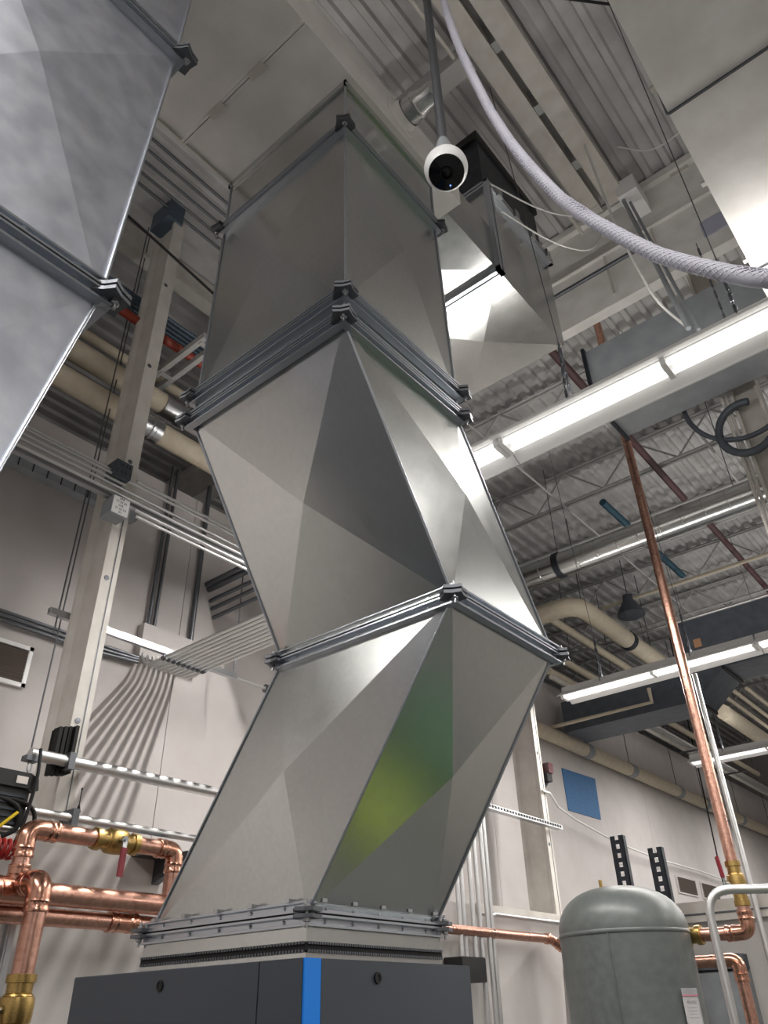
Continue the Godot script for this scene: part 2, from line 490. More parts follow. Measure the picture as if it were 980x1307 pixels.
func flange_pair(t: Node3D, nr: Vector3, wx: float, wz: float, up := true, down := true):
	# rolled flange rails each side of the joint, gasket, corner plates with bolts, rail screws
	var o := ring(nr, wx, wz, 0.0)
	for i in 4:
		var j := (i + 1) % 4
		var d: Vector3 = (o[j] - o[i]).normalized()
		var L: float = (o[j] - o[i]).length()
		var inn := Y(1).cross(d)
		if inn.dot(o[(i + 2) % 4] - o[i]) < 0: inn = -inn
		for s in [1.0, -1.0]:
			if (s > 0 and not up) or (s < 0 and not down): continue
			var pr := [Vector2(0.034, 0.003), Vector2(0, 0.003), Vector2(0, 0.010), Vector2(0.020, 0.013), Vector2(0.020, 0.027), Vector2(0.006, 0.030), Vector2(0.006, 0.037), Vector2(0.034, 0.039)]
			var g := G.new()
			g.prism(pr, o[i] + d * 0.012, inn, Y(s), d * (L - 0.024))
			var fl := part("flange", g, M.flange, t)
			g = G.new()
			for k in 5:
				var c: Vector3 = o[i] + d * L * (0.14 + 0.18 * k) + inn * 0.021 + Y(s * 0.02)
				g.lathe(c, -inn, [Vector2(0, 0.006), Vector2(0.005, 0.006), Vector2(0.008, 0.003), Vector2(0.008, 0)], 8)
			part("screw", g, M.steel, fl)
		var gk := G.new()
		gk.box(o[i] + inn * 0.005 - Y(0.003) + d * 0.02, o[j] + inn * 0.034 + Y(0.003) - d * 0.02)
		part("gasket", gk, M.rubber, t)
		# star-shaped corner plate, with a through bolt
		var e: Vector3 = (o[i] - (o[0] + o[2]) * 0.5); e.y = 0; e = e.normalized()
		var f := Y(1).cross(e)
		var pp: Array = []
		for k in 10:
			var a := TAU * k / 10.0 + PI / 10.0
			var r := 0.052 if k % 2 == 0 else 0.038
			pp.append(Vector2(cos(a) * r, sin(a) * r))
		var cg := G.new()
		for s in [1.0, -1.0]:
			if (s > 0 and not up) or (s < 0 and not down): continue
			cg.prism(pp, o[i] - e * 0.024 + Y(s * 0.004), e, f, Y(s * 0.012))
		var cp := part("corner_plate", cg, M.dull_steel, t)
		cg = G.new()
		var bc: Vector3 = o[i] - e * 0.006
		cg.rod(bc - Y(0.045), bc + Y(0.04), 0.005, 8)
		for s in [1.0, -1.0]:
			cg.lathe(bc + Y(s * 0.016), Y(s), [Vector2(0, 0.012), Vector2(0.010, 0.012), Vector2(0.012, 0.009), Vector2(0.012, 0)], 6, true)
		part("bolt", cg, M.steel, cp)

const WX := 0.767
const WZ := 0.916

func build_main_duct():
	var A := Vector3(1.432, 5.128, -1.336); var B1 := Vector3(1.380, 3.883, -1.276); var B2 := Vector3(1.378, 3.753, -1.280)
	var C := Vector3(1.974, 2.876, -1.300); var D := Vector3(1.983, 1.945, -1.977)
	var t := thing("galvanized_duct", "tall zigzag galvanised duct rising from the dark cabinet with the blue stripe", "duct", Vector3(2.3, 1.81, -2.4))
	var top := A; top.y = 5.545
	duct_section(t, top, A, WX, WZ, M.galv, 0.004)
	duct_section(t, A, B1, WX, WZ, M.galv, 0.04)
	duct_section(t, B1, B2, WX, WZ, M.galv, 0.0)
	duct_section(t, B2, C, WX, WZ, M.galv)
	duct_section(t, C, D, WX, WZ, M.galv)
	for r in [A, B1, B2, C, D]: flange_pair(t, r, WX, WZ)
	# angle frame where the duct meets the white plenum
	var g := G.new()
	var o := ring(Vector3(A.x, 5.53, A.z), WX, WZ, 0.02)
	for i in 4:
		var a: Vector3 = o[i]; var b: Vector3 = o[(i + 1) % 4]
		var d := (b - a).normalized()
		var inn := Y(1).cross(d)
		if inn.dot(o[(i + 2) % 4] - a) < 0: inn = -inn
		g.box(a - inn * 0.0 - Y(0.03), b + inn * 0.012 + Y(0.014))
	part("plenum_collar", g, M.galv, t)
	# collar below the lowest joint: sheet, black flexible strip with toothed edges, lower sheet
	var by := D.y - 0.039
	var cr := ring(D, WX, WZ, 0.02)
	var lo: Vector3 = cr[3]; var hi: Vector3 = cr[1]
	for lv in [[by, by - 0.045, 0.0, M.galv, "collar"], [by - 0.045, by - 0.068, 0.004, M.rubber, "flexible_strip"], [by - 0.068, 1.812, 0.0, M.galv, "lower_collar"]]:
		g = G.new()
		g.box(Vector3(lo.x - lv[2], lv[1], lo.z - lv[2]), Vector3(hi.x + lv[2], lv[0], hi.z + lv[2]))
		part(lv[4], g, lv[3], t)
	g = G.new()
	for k in 60:
		var u := (k + 0.5) / 60.0
		for yy in [by - 0.045, by - 0.068]:
			g.box(Vector3(lo.x - 0.011, yy - 0.004, lerpf(lo.z, hi.z, u) - 0.0045), Vector3(lo.x - 0.003, yy + 0.004, lerpf(lo.z, hi.z, u) + 0.0045))
			g.box(Vector3(lerpf(lo.x, hi.x, u) - 0.004, yy - 0.004, hi.z + 0.003), Vector3(lerpf(lo.x, hi.x, u) + 0.004, yy + 0.004, hi.z + 0.011))
	part("toothed_edge", g, M.dull_steel, t)
	# cleats gripping the lowest rails
	for k in 5:
		var u := 0.1 + 0.2 * k
		g = G.new()
		g.box(Vector3(D.x - 0.006, D.y + 0.034, D.z - WZ * u - 0.012), Vector3(D.x + 0.03, D.y + 0.046, D.z - WZ * u + 0.012))
		part("cleat", g, M.steel, t)
		g = G.new()
		g.box(Vector3(D.x + WX * u - 0.012, D.y + 0.034, D.z - 0.03), Vector3(D.x + WX * u + 0.012, D.y + 0.046, D.z + 0.006))
		part("cleat", g, M.steel, t)

func build_left_duct():
	var F1 := Vector3(0.62 - WX, 4.37, -1.30); var F2 := Vector3(0.585 - WX, 3.15, -1.30)
	var Gr := Vector3(0.34 - WX, 1.75, -1.30)
	var t := thing("galvanized_duct", "dusty galvanised duct cut off by the upper left corner of the picture", "duct", Vector3(0.1, 1.75, -1.75))
	var top := F1; top.y = 5.545
	duct_section(t, top, F1, WX, WZ, M.galv_dusty, 0.006)
	duct_section(t, F1, F2, WX, WZ, M.galv_dusty, 0.045)
	duct_section(t, F2, Gr, WX, WZ, M.galv_dusty, 0.045)
	for r in [F1, F2, Gr]: flange_pair(t, r, WX, WZ)
	var g := G.new()
	g.box(Vector3(-0.48, 0.08, -2.6), Vector3(0.46, 1.70, -1.24), 0.0)
	var c := thing("compressor_cabinet", "dark grey machine cabinet under the dusty duct, mostly outside the picture", "cabinet", Vector3(0, 0, -1.9))
	part("body", g, M.cabinet, c)

func build_far_duct():
	# level branch behind the tall duct that ends in a riser
	var x0 := 3.28; var x1 := 4.23; var z0 := -1.585; var z1 := -2.47; var y0 := 6.0; var yf := 6.98; var yt := 7.74
	var t := thing("galvanized_duct", "shiny galvanised box duct with cross-broken underside, high behind the tall zigzag duct", "duct", Vector3(3.7, 6.0, -2.0))
	var q := func(x, y, z): return Vector3(x, y, z)
	var dn := Vector3.DOWN
	part("bottom_panel", panel(q.call(x0, y0, z0), q.call(x1, y0, z0), q.call(x1, y0, z1), q.call(x0, y0, z1), dn, 0.035), M.galv, t)
	part("panel", panel(q.call(x0, y0, z0), q.call(x1, y0, z0), q.call(x1, yf, z0), q.call(x0, yf, z0), Vector3.BACK, 0.012), M.galv, t)
	part("panel", panel(q.call(x0, y0, z1), q.call(x1, y0, z1), q.call(x1, yf, z1), q.call(x0, yf, z1), Vector3.FORWARD, 0.012), M.galv, t)
	part("panel", panel(q.call(x1, y0, z0), q.call(x1, y0, z1), q.call(x1, yf, z1), q.call(x1, yf, z0), Vector3.RIGHT, 0.012), M.galv, t)
	part("panel", panel(q.call(x0, y0, z0), q.call(x0, y0, z1), q.call(x0, yf, z1), q.call(x0, yf, z0), Vector3.LEFT, 0.012), M.galv, t)
	# branch towards the tall duct
	var b0 := 2.45; var yb := 6.45
	part("branch_bottom", panel(q.call(b0, y0, z0), q.call(x0, y0, z0), q.call(x0, y0, z1), q.call(b0, y0, z1), dn, 0.03), M.galv, t)
	part("branch_side", panel(q.call(b0, y0, z0), q.call(x0, y0, z0), q.call(x0, yb, z0), q.call(b0, yb, z0), Vector3.BACK, 0.012), M.galv, t)
	part("branch_side", panel(q.call(b0, y0, z1), q.call(x0, y0, z1), q.call(x0, yb, z1), q.call(b0, yb, z1), Vector3.FORWARD, 0.012), M.galv, t)
	part("branch_top", panel(q.call(b0, yb, z0), q.call(x0, yb, z0), q.call(x0, yb, z1), q.call(b0, yb, z1), Vector3.UP, 0.012), M.galv, t)
	part("branch_end", panel(q.call(b0, y0, z0), q.call(b0, yb, z0), q.call(b0, yb, z1), q.call(b0, y0, z1), Vector3.LEFT, 0.012), M.galv, t)
	# joint rails under and beside the branch joint
	var g := G.new()
	for s in [-0.02, 0.02]:
		g.box(Vector3(x0 + s - 0.014, y0 - 0.045, z1), Vector3(x0 + s + 0.014, y0, z0 + 0.04))
		g.box(Vector3(x0 + s - 0.014, y0 - 0.045, z0), Vector3(x0 + s + 0.014, yf, z0 + 0.04))
	part("joint_rail", g, M.flange, t)
	g = G.new()
	for s in [-0.02, 0.02]:
		g.box(Vector3(x0 - 0.03, yf + s - 0.014, z0), Vector3(x1 + 0.03, yf + s + 0.014, z0 + 0.04))
		g.box(Vector3(x0 - 0.03, yf + s - 0.014, z1), Vector3(x0, yf + s + 0.014, z0 + 0.04))
		g.box(Vector3(x1, yf + s - 0.014, z1), Vector3(x1 + 0.03, yf + s + 0.014, z0 + 0.04))
	part("top_rail", g, M.flange, t)
	for k in 4:
		g = G.new()
		g.box(Vector3(x0 + 0.1 + 0.25 * k, yf - 0.045, z0 + 0.035), Vector3(x0 + 0.16 + 0.25 * k, yf + 0.045, z0 + 0.06))
		part("rail_clip", g, M.steel, t)
	g = G.new()
	g.box(Vector3(x0 + 0.02, yf, z1 + 0.02), Vector3(x1 - 0.02, yt, z0 - 0.02))
	part("riser", g, M.dark_panel, t, "dark upper riser")
	g = G.new()
	g.box(Vector3(x0 - 0.01, yt - 0.09, z1), Vector3(x1 + 0.01, yt, z0 + 0.0))
	part("riser_seal", g, M.black, t)

func build_plenums():
	var g := G.new()
	g.box(Vector3(-0.85, 5.545, -2.22), Vector3(2.40, 5.84, -1.325))
	var t := thing("white_plenum", "white painted flat plenum duct on top of the tall zigzag duct", "duct", Vector3(0, 5.545, -1.8))
	part("body", g, M.plenum, t)
	for sx in [-0.1, 1.12]:
		g = G.new()
		g.box(Vector3(sx, 5.525, -2.22), Vector3(sx + 0.012, 5.545, -1.325))
		g.box(Vector3(sx + 0.018, 5.53, -2.22), Vector3(sx + 0.03, 5.545, -1.325))
		var sp := part("drive_slip", g, M.plenum, t)
		for k in 2:
			g = G.new()
			g.box(Vector3(sx - 0.005, 5.518, -2.0 + 0.3 * k), Vector3(sx + 0.035, 5.528, -1.9 + 0.3 * k))
			part("slip_clip", g, M.column, sp)
	g = G.new()
	g.box(Vector3(-0.85, 5.53, -2.235), Vector3(2.4, 5.56, -2.22))
	part("edge_bead", g, M.column, t)
	# round tap-off on the plenum side
	g = G.new()
	g.lathe(Vector3(1.86, 5.70, -1.325), Z(1), [Vector2(0, 0.115), Vector2(0.012, 0.115), Vector2(0.014, 0.085), Vector2(0.05, 0.08)], 24)
	part("tap_collar", g, M.plenum, t)
	g = G.new()
	g.lathe(Vector3(1.86, 5.70, -1.30), Z(1), [Vector2(0, 0.072), Vector2(0.08, 0.072), Vector2(0.085, 0.078), Vector2(0.095, 0.078), Vector2(0.1, 0.072), Vector2(0.14, 0.06), Vector2(0.2, 0.06), Vector2(0.2, 0.0)], 20)
	part("tap_duct", g, M.galv, t)

	t = thing("white_plenum", "broad white painted duct filling the upper right corner", "duct", Vector3(3, 5.55, 0.5))
	g = G.new()
	g.box(Vector3(-0.8, 5.55, -0.20), Vector3(4.94, 6.15, 1.9))
	part("body", g, M.plenum, t)
	for sx in [1.25, 2.67, 4.0]:
		g = G.new()
		g.box(Vector3(sx, 5.538, -0.20), Vector3(sx + 0.012, 5.55, 1.9))
		g.box(Vector3(sx, 5.55, -0.212), Vector3(sx + 0.012, 6.15, -0.20))
		part("drive_slip", g, M.dull_steel, t)
	for k in 3:
		g = G.new()
		g.box(Vector3(2.5 + k * 0.7, 5.56, -0.225), Vector3(2.53 + k * 0.7, 5.58, -0.2))
		part("edge_clip", g, M.column, t)

# ---------------------------------------------------------------- compressor cabinet
func build_cabinet():
	var x0 := 1.93; var x1 := 2.825; var z0 := -1.93; var z1 := -3.20; var y1 := 1.8136
	var t := thing("compressor_cabinet", "dark grey machine cabinet with a bright blue corner stripe under the zigzag duct", "cabinet", Vector3(2.4, 0, -2.5))
	var g := G.new()
	g.box(Vector3(x0 + 0.02, 0.05, z1 + 0.02), Vector3(x1 - 0.02, y1 - 0.006, z0 - 0.02))
	part("body", g, M.black, t)
	g = G.new()
	g.box(Vector3(x0 + 0.012, y1 - 0.012, z1), Vector3(x1, y1 - 0.001, z0 - 0.012))
	part("top_plate", g, M.cabinet, t)
	g = G.new()
	g.box(Vector3(x0, 0.1, z1), Vector3(x0 + 0.03, y1, z0 - 0.205), 0.004)
	var d := part("door", g, M.cabinet, t)
	g = G.new()
	g.lathe(Vector3(x0, 1.765, -2.64), X(-1), [Vector2(0, 0.017), Vector2(0.006, 0.017), Vector2(0.006, 0.011), Vector2(0.003, 0.010), Vector2(0.003, 0)], 16)
	part("latch", g, M.black, d)
	g = G.new()
	g.box(Vector3(x0, 0.1, z0 - 0.199), Vector3(x0 + 0.03, y1, z0 - 0.008))
	g.box(Vector3(x0 + 0.008, 0.1, z0 - 0.008), Vector3(x0 + 0.03, y1, z0 - 0.004))
	part("corner_post", g, M.cabinet, t)
	g = G.new()
	g.box(Vector3(x0 + 0.004, 0.1, z0 - 0.03), Vector3(x0 + 0.075, y1, z0), 0.003)
	part("blue_stripe", g, M.blue, t, "bright blue corner stripe")
	g = G.new()
	g.box(Vector3(x0 + 0.078, 0.1, z0 - 0.03), Vector3(x1 - 0.078, y1, z0 - 0.001), 0.004)
	d = part("door", g, M.cabinet, t)
	g = G.new()
	g.lathe(Vector3(2.275, 1.765, z0), Z(1), [Vector2(0, 0.017), Vector2(0.006, 0.017), Vector2(0.006, 0.011), Vector2(0.003, 0.010), Vector2(0.003, 0)], 16)
	part("latch", g, M.black, d)
	g = G.new()
	g.box(Vector3(x1 - 0.075, 0.1, z0 - 0.03), Vector3(x1, y1, z0 - 0.003), 0.004)
	part("rear_post", g, M.cabinet, t)
	g = G.new()
	g.box(Vector3(x1, 0.1, z0 - 0.5), Vector3(x1 + 0.04, 1.70, z0 - 0.1))
	part("side_panel", g, M.dark_duct, t)

# ---------------------------------------------------------------- columns
func column(x: float, top: float, label: String):
	var t := thing("steel_column", label, "column", Vector3(x, LEDGE_Y, -4.77))
	t.set_meta("kind", "structure")
	var g := G.new()
	var za := -4.95; var zb := -4.62; var hw := 0.062; var tf := 0.035
	g.prism([Vector2(-hw, za), Vector2(hw, za), Vector2(hw, za + tf), Vector2(0.012, za + tf), Vector2(0.012, zb - tf), Vector2(hw, zb - tf), Vector2(hw, zb), Vector2(-hw, zb), Vector2(-hw, zb - tf), Vector2(-0.030, zb - tf - 0.03), Vector2(-0.030, za + tf + 0.03), Vector2(-hw, za + tf)], Vector3(x, LEDGE_Y, 0), X(1), Z(1), Y(top - LEDGE_Y))
	part("shaft", g, M.column, t)
	g = G.new()
	g.box(Vector3(x - 0.13, LEDGE_Y, za - 0.02), Vector3(x + 0.13, LEDGE_Y + 0.02, zb + 0.015))
	part("base_plate", g, M.column, t)
	for k in int((top - 3.3) / 1.05) + 1:
		g = G.new()
		g.lathe(Vector3(x - 0.02, 3.3 + k * 1.05, zb), Z(1), [Vector2(0, 0.02), Vector2(0.003, 0.02), Vector2(0.004, 0)], 10)
		part("bolt_cap", g, M.dull_steel, t)
	g = G.new()
	g.box(Vector3(x + 0.018, LEDGE_Y + 0.02, zb), Vector3(x + 0.024, 5.0, zb + 0.004))
	part("face_seam", g, M.dull_steel, t)
	g = G.new()
	g.box(Vector3(x - 0.16, top - 0.10, -4.9), Vector3(x + 0.02, top + 0.16, -4.60))
	part("cap_bracket", g, M.tray, t)

func build_columns():
	column(2.51, 8.52, "pale steel column at the left, carrying the two junction boxes")
	column(8.58, 5.9, "pale steel column beside the blue wall patch, above the tank side of the ledge")
	# interior column below the grey duct box
	var t := thing("steel_column", "whitish steel column at the right edge, with hose coiled beside it", "column", Vector3(5.95, 0, -0.72))
	t.set_meta("kind", "structure")
	var g := G.new()
	for s in [-0.1, 0.1]: g.box(Vector3(5.82, 0, -0.72 + s - 0.012), Vector3(6.04, DECK_Y, -0.72 + s + 0.012))
	g.box(Vector3(5.91, 0, -0.81), Vector3(5.93, DECK_Y, -0.63))
	part("shaft", g, M.column, t)
	g = G.new()
	for k in 2: g.rod(Vector3(5.80 - 0.03 * k, 2, -0.86 - 0.03 * k), Vector3(5.80 - 0.03 * k, 6.3, -0.86 - 0.03 * k), 0.014, 8)
	part("conduit", g, M.column, t)
	g = G.new()
	g.box(Vector3(5.76, 5.93, -0.9), Vector3(5.83, 5.96, -0.80))
	part("strap", g, M.dull_steel, t)

# ---------------------------------------------------------------- roof steel
func bar_joist(x: float, proto: Node3D, label: String) -> Node3D:
	if proto: return copy(proto, "bar_joist", X(x - proto.position.x), label, "joist", "roof bar joists")
	var t := thing("bar_joist", label, "joist", Vector3(x, 8.1, 1.3), "roof bar joists")
	for yy in [[8.08, "bottom_chord"], [8.64, "top_chord"]]:
		var g := G.new()
		for s in [-0.034, 0.034]:
			g.box(Vector3(x + s - 0.024, yy[0], -9.0), Vector3(x + s + 0.024, yy[0] + 0.008, 8.0))
			g.box(Vector3(x + signf(s) * 0.010 - 0.004, yy[0], -9.0), Vector3(x + signf(s) * 0.010 + 0.004, yy[0] + 0.05, 8.0))
		part(yy[1], g, M.joist, t)
	var n := 30
	var up := G.new(); up.rod(Vector3(x, 8.11, -9.0), Vector3(x, 8.66, -9.0 + 17.0 / n), 0.014, 6)
	var um := up.mesh()
	var dw := G.new(); dw.rod(Vector3(x, 8.66, -9.0), Vector3(x, 8.11, -9.0 + 17.0 / n), 0.014, 6)
	var dm := dw.mesh()
	for k in n:
		var o := part("web_rod", um if k % 2 == 0 else dm, M.joist, t)
		o.position.z += 17.0 / n * k
	return t

func line_thing(called: String, pts: Array, r: float, m: Material, label: String, cat: String, group := "", n := 10) -> MeshInstance3D:
	var g := G.new()
	g.tube(pts, r, n)
	return single(called, g, m, label, cat, group)

func build_roof_steel():
	var p: Node3D = null
	var words := ["first joist beyond the white girder", "joist just short of the spiral duct", "joist above the spiral duct", "second joist past the spiral duct", "joist above the curved cream pipe", "joist over the dark duct", "far joist near the end of the room", "last far joist near the end of the room"]
	var i := 0
	for x in [7.4, 9.25, 11.3, 12.9, 14.5, 16.4, 18.6, 20.8]:
		p = bar_joist(x, p, "grey open-web bar joist under the deck, " + words[i]) if p == null else p
		if i > 0: bar_joist(x, p, "grey open-web bar joist under the deck, " + words[i])
		i += 1
	var ls := G.new()
	for xx in [2.84, 2.98]:
		ls.box(Vector3(xx, 6.93, -5.4), Vector3(xx + 0.05, 6.995, -4.4))
	for zz in [-5.1, -4.5]: ls.box(Vector3(2.86, 6.92, zz), Vector3(3.01, 6.93, zz + 0.05))
	ls.rod(Vector3(2.94, 6.93, -4.48), Vector3(2.94, 8.7, -4.48), 0.01, 6)
	single("trapeze_strut", ls, M.joist, "pair of pale struts sticking out of the wall high behind the left column", "strut")
	# twin-channel roof beam of the near bay
	var t := thing("roof_beam", "long pale double-channel beam running up past the hanging camera", "beam", Vector3(1.6, 8.4, -1.2))
	for zz in [[-1.42, -1.25], [-1.19, -1.00]]:
		var g := G.new()
		g.box(Vector3(-3.5, 8.38, zz[0]), Vector3(5.15, 8.40, zz[1]))
		g.box(Vector3(-3.5, 8.38, zz[0]), Vector3(5.15, 8.62, zz[0] + 0.015))
		g.box(Vector3(-3.5, 8.38, zz[1] - 0.015), Vector3(5.15, 8.5, zz[1]))
		part("channel", g, M.column, t)
	for k in 12:
		var g := G.new()
		g.box(Vector3(-3.2 + 0.7 * k, 8.41, -1.27), Vector3(-3.1 + 0.7 * k, 8.69, -1.17))
		part("batten_plate", g, M.joist, t)
	var gb := G.new()
	gb.box(Vector3(5.0, 8.22, -1.05), Vector3(5.36, 8.45, -0.86), 0.01)
	single("junction_box", gb, M.white_plastic, "white junction box where the double-channel beam meets the girder", "junction box")
	line_thing("conduit", [Vector3(-3, 8.3, -1.52), Vector3(5.2, 8.3, -1.52)], 0.018, M.column, "thin white conduit along the double-channel beam", "conduit")
	gb = G.new()
	gb.box(Vector3(2.95, 8.25, -2.6), Vector3(3.12, 8.29, -1.42)); gb.box(Vector3(3.02, 8.29, -2.6), Vector3(3.04, 8.6, -1.42))
	single("roof_beam", gb, M.joist, "short grey cross beam above the round tap of the plenum", "beam")
	gb = G.new()
	gb.box(Vector3(-2, 8.26, -5.22), Vector3(5.2, 8.30, -5.06)); gb.box(Vector3(-2, 8.3, -5.15), Vector3(5.2, 8.65, -5.13))
	single("roof_beam", gb, M.column, "pale roof beam along the wall beside the top of the left column", "beam")
	gb = G.new()
	for zz in [-3.66, -2.9]: gb.box(Vector3(-2, 8.62, zz), Vector3(5.3, 8.70, zz + 0.05))
	single("deck_stiffener", gb, M.maroon, "dark seam strips on the deck above the dusty duct", "beam")
	# pipes and trays high at the left
	line_thing("red_pipe", [Vector3(1.2, 7.22, -4.95), Vector3(5.2, 7.22, -4.95)], 0.045, M.red_pipe, "dull red sprinkler pipe high behind the left column", "pipe")
	var tr := G.new()
	for k in 5: tr.rod(Vector3(1.0, 7.6, -5.25 + k * 0.055), Vector3(5.2, 7.6, -5.25 + k * 0.055), 0.022, 6)
	single("cable_bundle", tr, M.tray, "bluish bundle of conduits high behind the left column", "conduit")
	for k in 2:
		t = thing("insulated_pipe", ["upper cream insulated pipe behind the left column, with a steel coupling", "lower cream insulated pipe behind the left column, with a steel coupling"][k], "pipe", Vector3(2.6, 6.6 - 0.32 * k, -5.15))
		var g := G.new()
		var yy := 6.65 - 0.35 * k
		g.tube([Vector3(0.4, yy, -5.15), Vector3(5.2, yy, -5.15)], 0.105, 16)
		part("insulation", g, M.cream, t)
		g = G.new()
		var cx := 2.98 - 0.30 * k
		g.lathe(Vector3(cx, yy, -5.15), X(1), [Vector2(0, 0.106), Vector2(0, 0.118), Vector2(0.02, 0.112), Vector2(0.2, 0.112), Vector2(0.21, 0.122), Vector2(0.24, 0.122), Vector2(0.25, 0.112), Vector2(0.32, 0.112), Vector2(0.32, 0.1)], 18)
		part("coupling", g, M.steel, t)
	line_thing("cream_pipe", [Vector3(1.0, 7.05, -5.3), Vector3(5.2, 7.05, -5.3)], 0.05, M.cream, "slim cream pipe under the red pipe behind the left column", "pipe")
	for k in 5:
		line_thing("conduit", [Vector3(0.5, 8.55, -4.62 + 0.12 * k), Vector3(5.3, 8.55, -4.62 + 0.12 * k)], 0.016, M.dull_steel, ["first", "second", "third", "fourth", "fifth"][k] + " thin dark conduit on the deck, counted from the wall", "conduit", "thin deck conduits", 6)
	line_thing("black_cable", [Vector3(1.6, 7.6, -4.3), Vector3(2.2, 7.52, -4.3), Vector3(2.9, 7.55, -4.4), Vector3(3.4, 7.72, -4.5)], 0.014, M.black, "black cable slung across behind the left column top", "cable", "", 6)
	# far bay pipes
	for k in 2:
		line_thing("sprinkler_pipe", [Vector3([5.8, 10.8][k], 8.0, -2.47), Vector3([10.15, 15][k], 8.0, -2.5)], 0.05, M.maroon, ["dark maroon sprinkler pipe under the deck before the spiral duct", "dark maroon sprinkler pipe under the deck beyond the spiral duct"][k], "pipe")
	line_thing("teal_pipe", [Vector3(9.44, 8.02, -3.465), Vector3(12.5, 8.02, -3.465)], 0.055, M.teal, "short dark teal pipe above the spiral duct", "pipe")
	# spiral duct
	t = thing("spiral_duct", "shiny round spiral duct running across under the joists", "duct", Vector3(9, 7, -1))
	var sg := G.new()
	sg.tube([Vector3(9, 7, -8.98), Vector3(9, 7, 7.5)], 0.175, 24)
	part("barrel", sg, M.galv, t)
	for k in 40:
		sg = G.new()
		var zz := -8.0 + k * 0.3
		sg.lathe(Vector3(9, 7, zz), Z(1), [Vector2(0, 0.175), Vector2(0.006, 0.181), Vector2(0.014, 0.181), Vector2(0.02, 0.175)], 20)
		part("seam", sg, M.galv, t)
	sg = G.new()
	sg.lathe(Vector3(9, 7, -4.16), Z(1), [Vector2(0, 0.17), Vector2(0, 0.19), Vector2(0.09, 0.19), Vector2(0.09, 0.17)], 20)
	part("hanger_band", sg, M.dark_panel, t)
	sg = G.new()
	for zz in [-4.12, -1.6, 1]: sg.rod(Vector3(9, 7.18, zz), Vector3(9, DECK_Y, zz), 0.006, 5)
	part("hanger_rod", sg, M.dull_steel, t)
	# curved big cream pipe and its neighbours
	t = thing("insulated_pipe", "fat cream insulated pipe with a bend, beyond the right side of the zigzag duct", "pipe", Vector3(11, 7, -4.6))
	sg = G.new()
	sg.tube(fillet([Vector3(10.25, 7.0, -6.0 + 0.7), Vector3(10.25, 7.0, -4.54), Vector3(13.9, 7.0, -4.54)], 0.42, 10), 0.15, 16)
	part("insulation", sg, M.cream, t)
	sg = G.new()
	sg.lathe(Vector3(12.1, 7, -4.54), X(1), [Vector2(0, 0.15), Vector2(0, 0.165), Vector2(0.12, 0.165), Vector2(0.12, 0.15)], 16)
	part("pipe_band", sg, M.dark_panel, t)
	sg = G.new()
	for xx in [10.5, 13.2]: sg.rod(Vector3(xx, 7.15, -4.54), Vector3(xx, DECK_Y, -4.54), 0.008, 5)
	part("hanger_rod", sg, M.dull_steel, t)
	line_thing("cream_pipe", [Vector3(10.45, 7.0, -5.1), Vector3(16, 7.0, -5.1)], 0.065, M.cream, "straight cream pipe just below the fat bent one", "pipe")
	line_thing("cream_pipe", [Vector3(10.2, 6.3, -5.05), Vector3(20, 6.3, -5.05)], 0.055, M.cream, "slim cream pipe, second below the fat bent one", "pipe")
	line_thing("cream_pipe", [Vector3(10.2, 6.05, -5.15), Vector3(20, 6.05, -5.15)], 0.06, M.cream, "slim cream pipe, third below the fat bent one", "pipe")
	line_thing("cream_pipe", [Vector3(10, 5.85, -5.0), Vector3(22, 5.85, -5.0)], 0.04, M.column, "thin pale pipe, lowest of the run behind the second strip light", "pipe")
	line_thing("cream_pipe", [Vector3(10.3, 5.22, -5.3), Vector3(10.3, 5.22, -3.7), Vector3(10.3, 5.42, -3.7)], 0.028, M.cream, "thin cream pipe crossing in front of the dark duct", "pipe")
	line_thing("rod", [Vector3(12.9, 7.4, -5.3), Vector3(12.9, 7.4, 6)], 0.022, M.conduit, "thin steel conduit running level to the corner of the zigzag duct", "conduit")
	line_thing("conduit", [Vector3(12.2, 7.75, -4.9), Vector3(12.2, 7.75, 6)], 0.03, M.cream, "pale conduit high above the second strip light", "conduit")
	line_thing("conduit", [Vector3(14.6, 7.3, -4.9), Vector3(14.6, 7.3, 6)], 0.03, M.maroon, "dark conduit over the second strip light", "conduit")
	for k in 3:
		line_thing("conduit", [Vector3(11.3, 5.8 - 0.03 * k, -4.86 + 0.09 * k), Vector3(25, 5.8 - 0.03 * k, -4.86 + 0.09 * k)], 0.024, M.conduit, ["conduit of the far rack, wall side", "conduit of the far rack, middle one", "conduit of the far rack, room side"][k] + ", between second and third strip lights", "conduit", "far conduit rack")
	for k in 4:
		line_thing("conduit", [Vector3(14.5, 6.5, -4.1 + 0.22 * k), Vector3(25.5, 6.5, -4.1 + 0.22 * k)], 0.035, M.cream, ["first", "second", "third", "fourth"][k] + " from the wall of the pale pipes above the third strip light", "pipe", "pale far pipes")
	sg = G.new()
	for k in 3: sg.box(Vector3(12.6 + 2.2 * k, 5.70, -5.0), Vector3(12.64 + 2.2 * k, 5.73, -4.5))
	single("trapeze_strut", sg, M.dull_steel, "small trapeze struts under the far conduit rack", "strut")
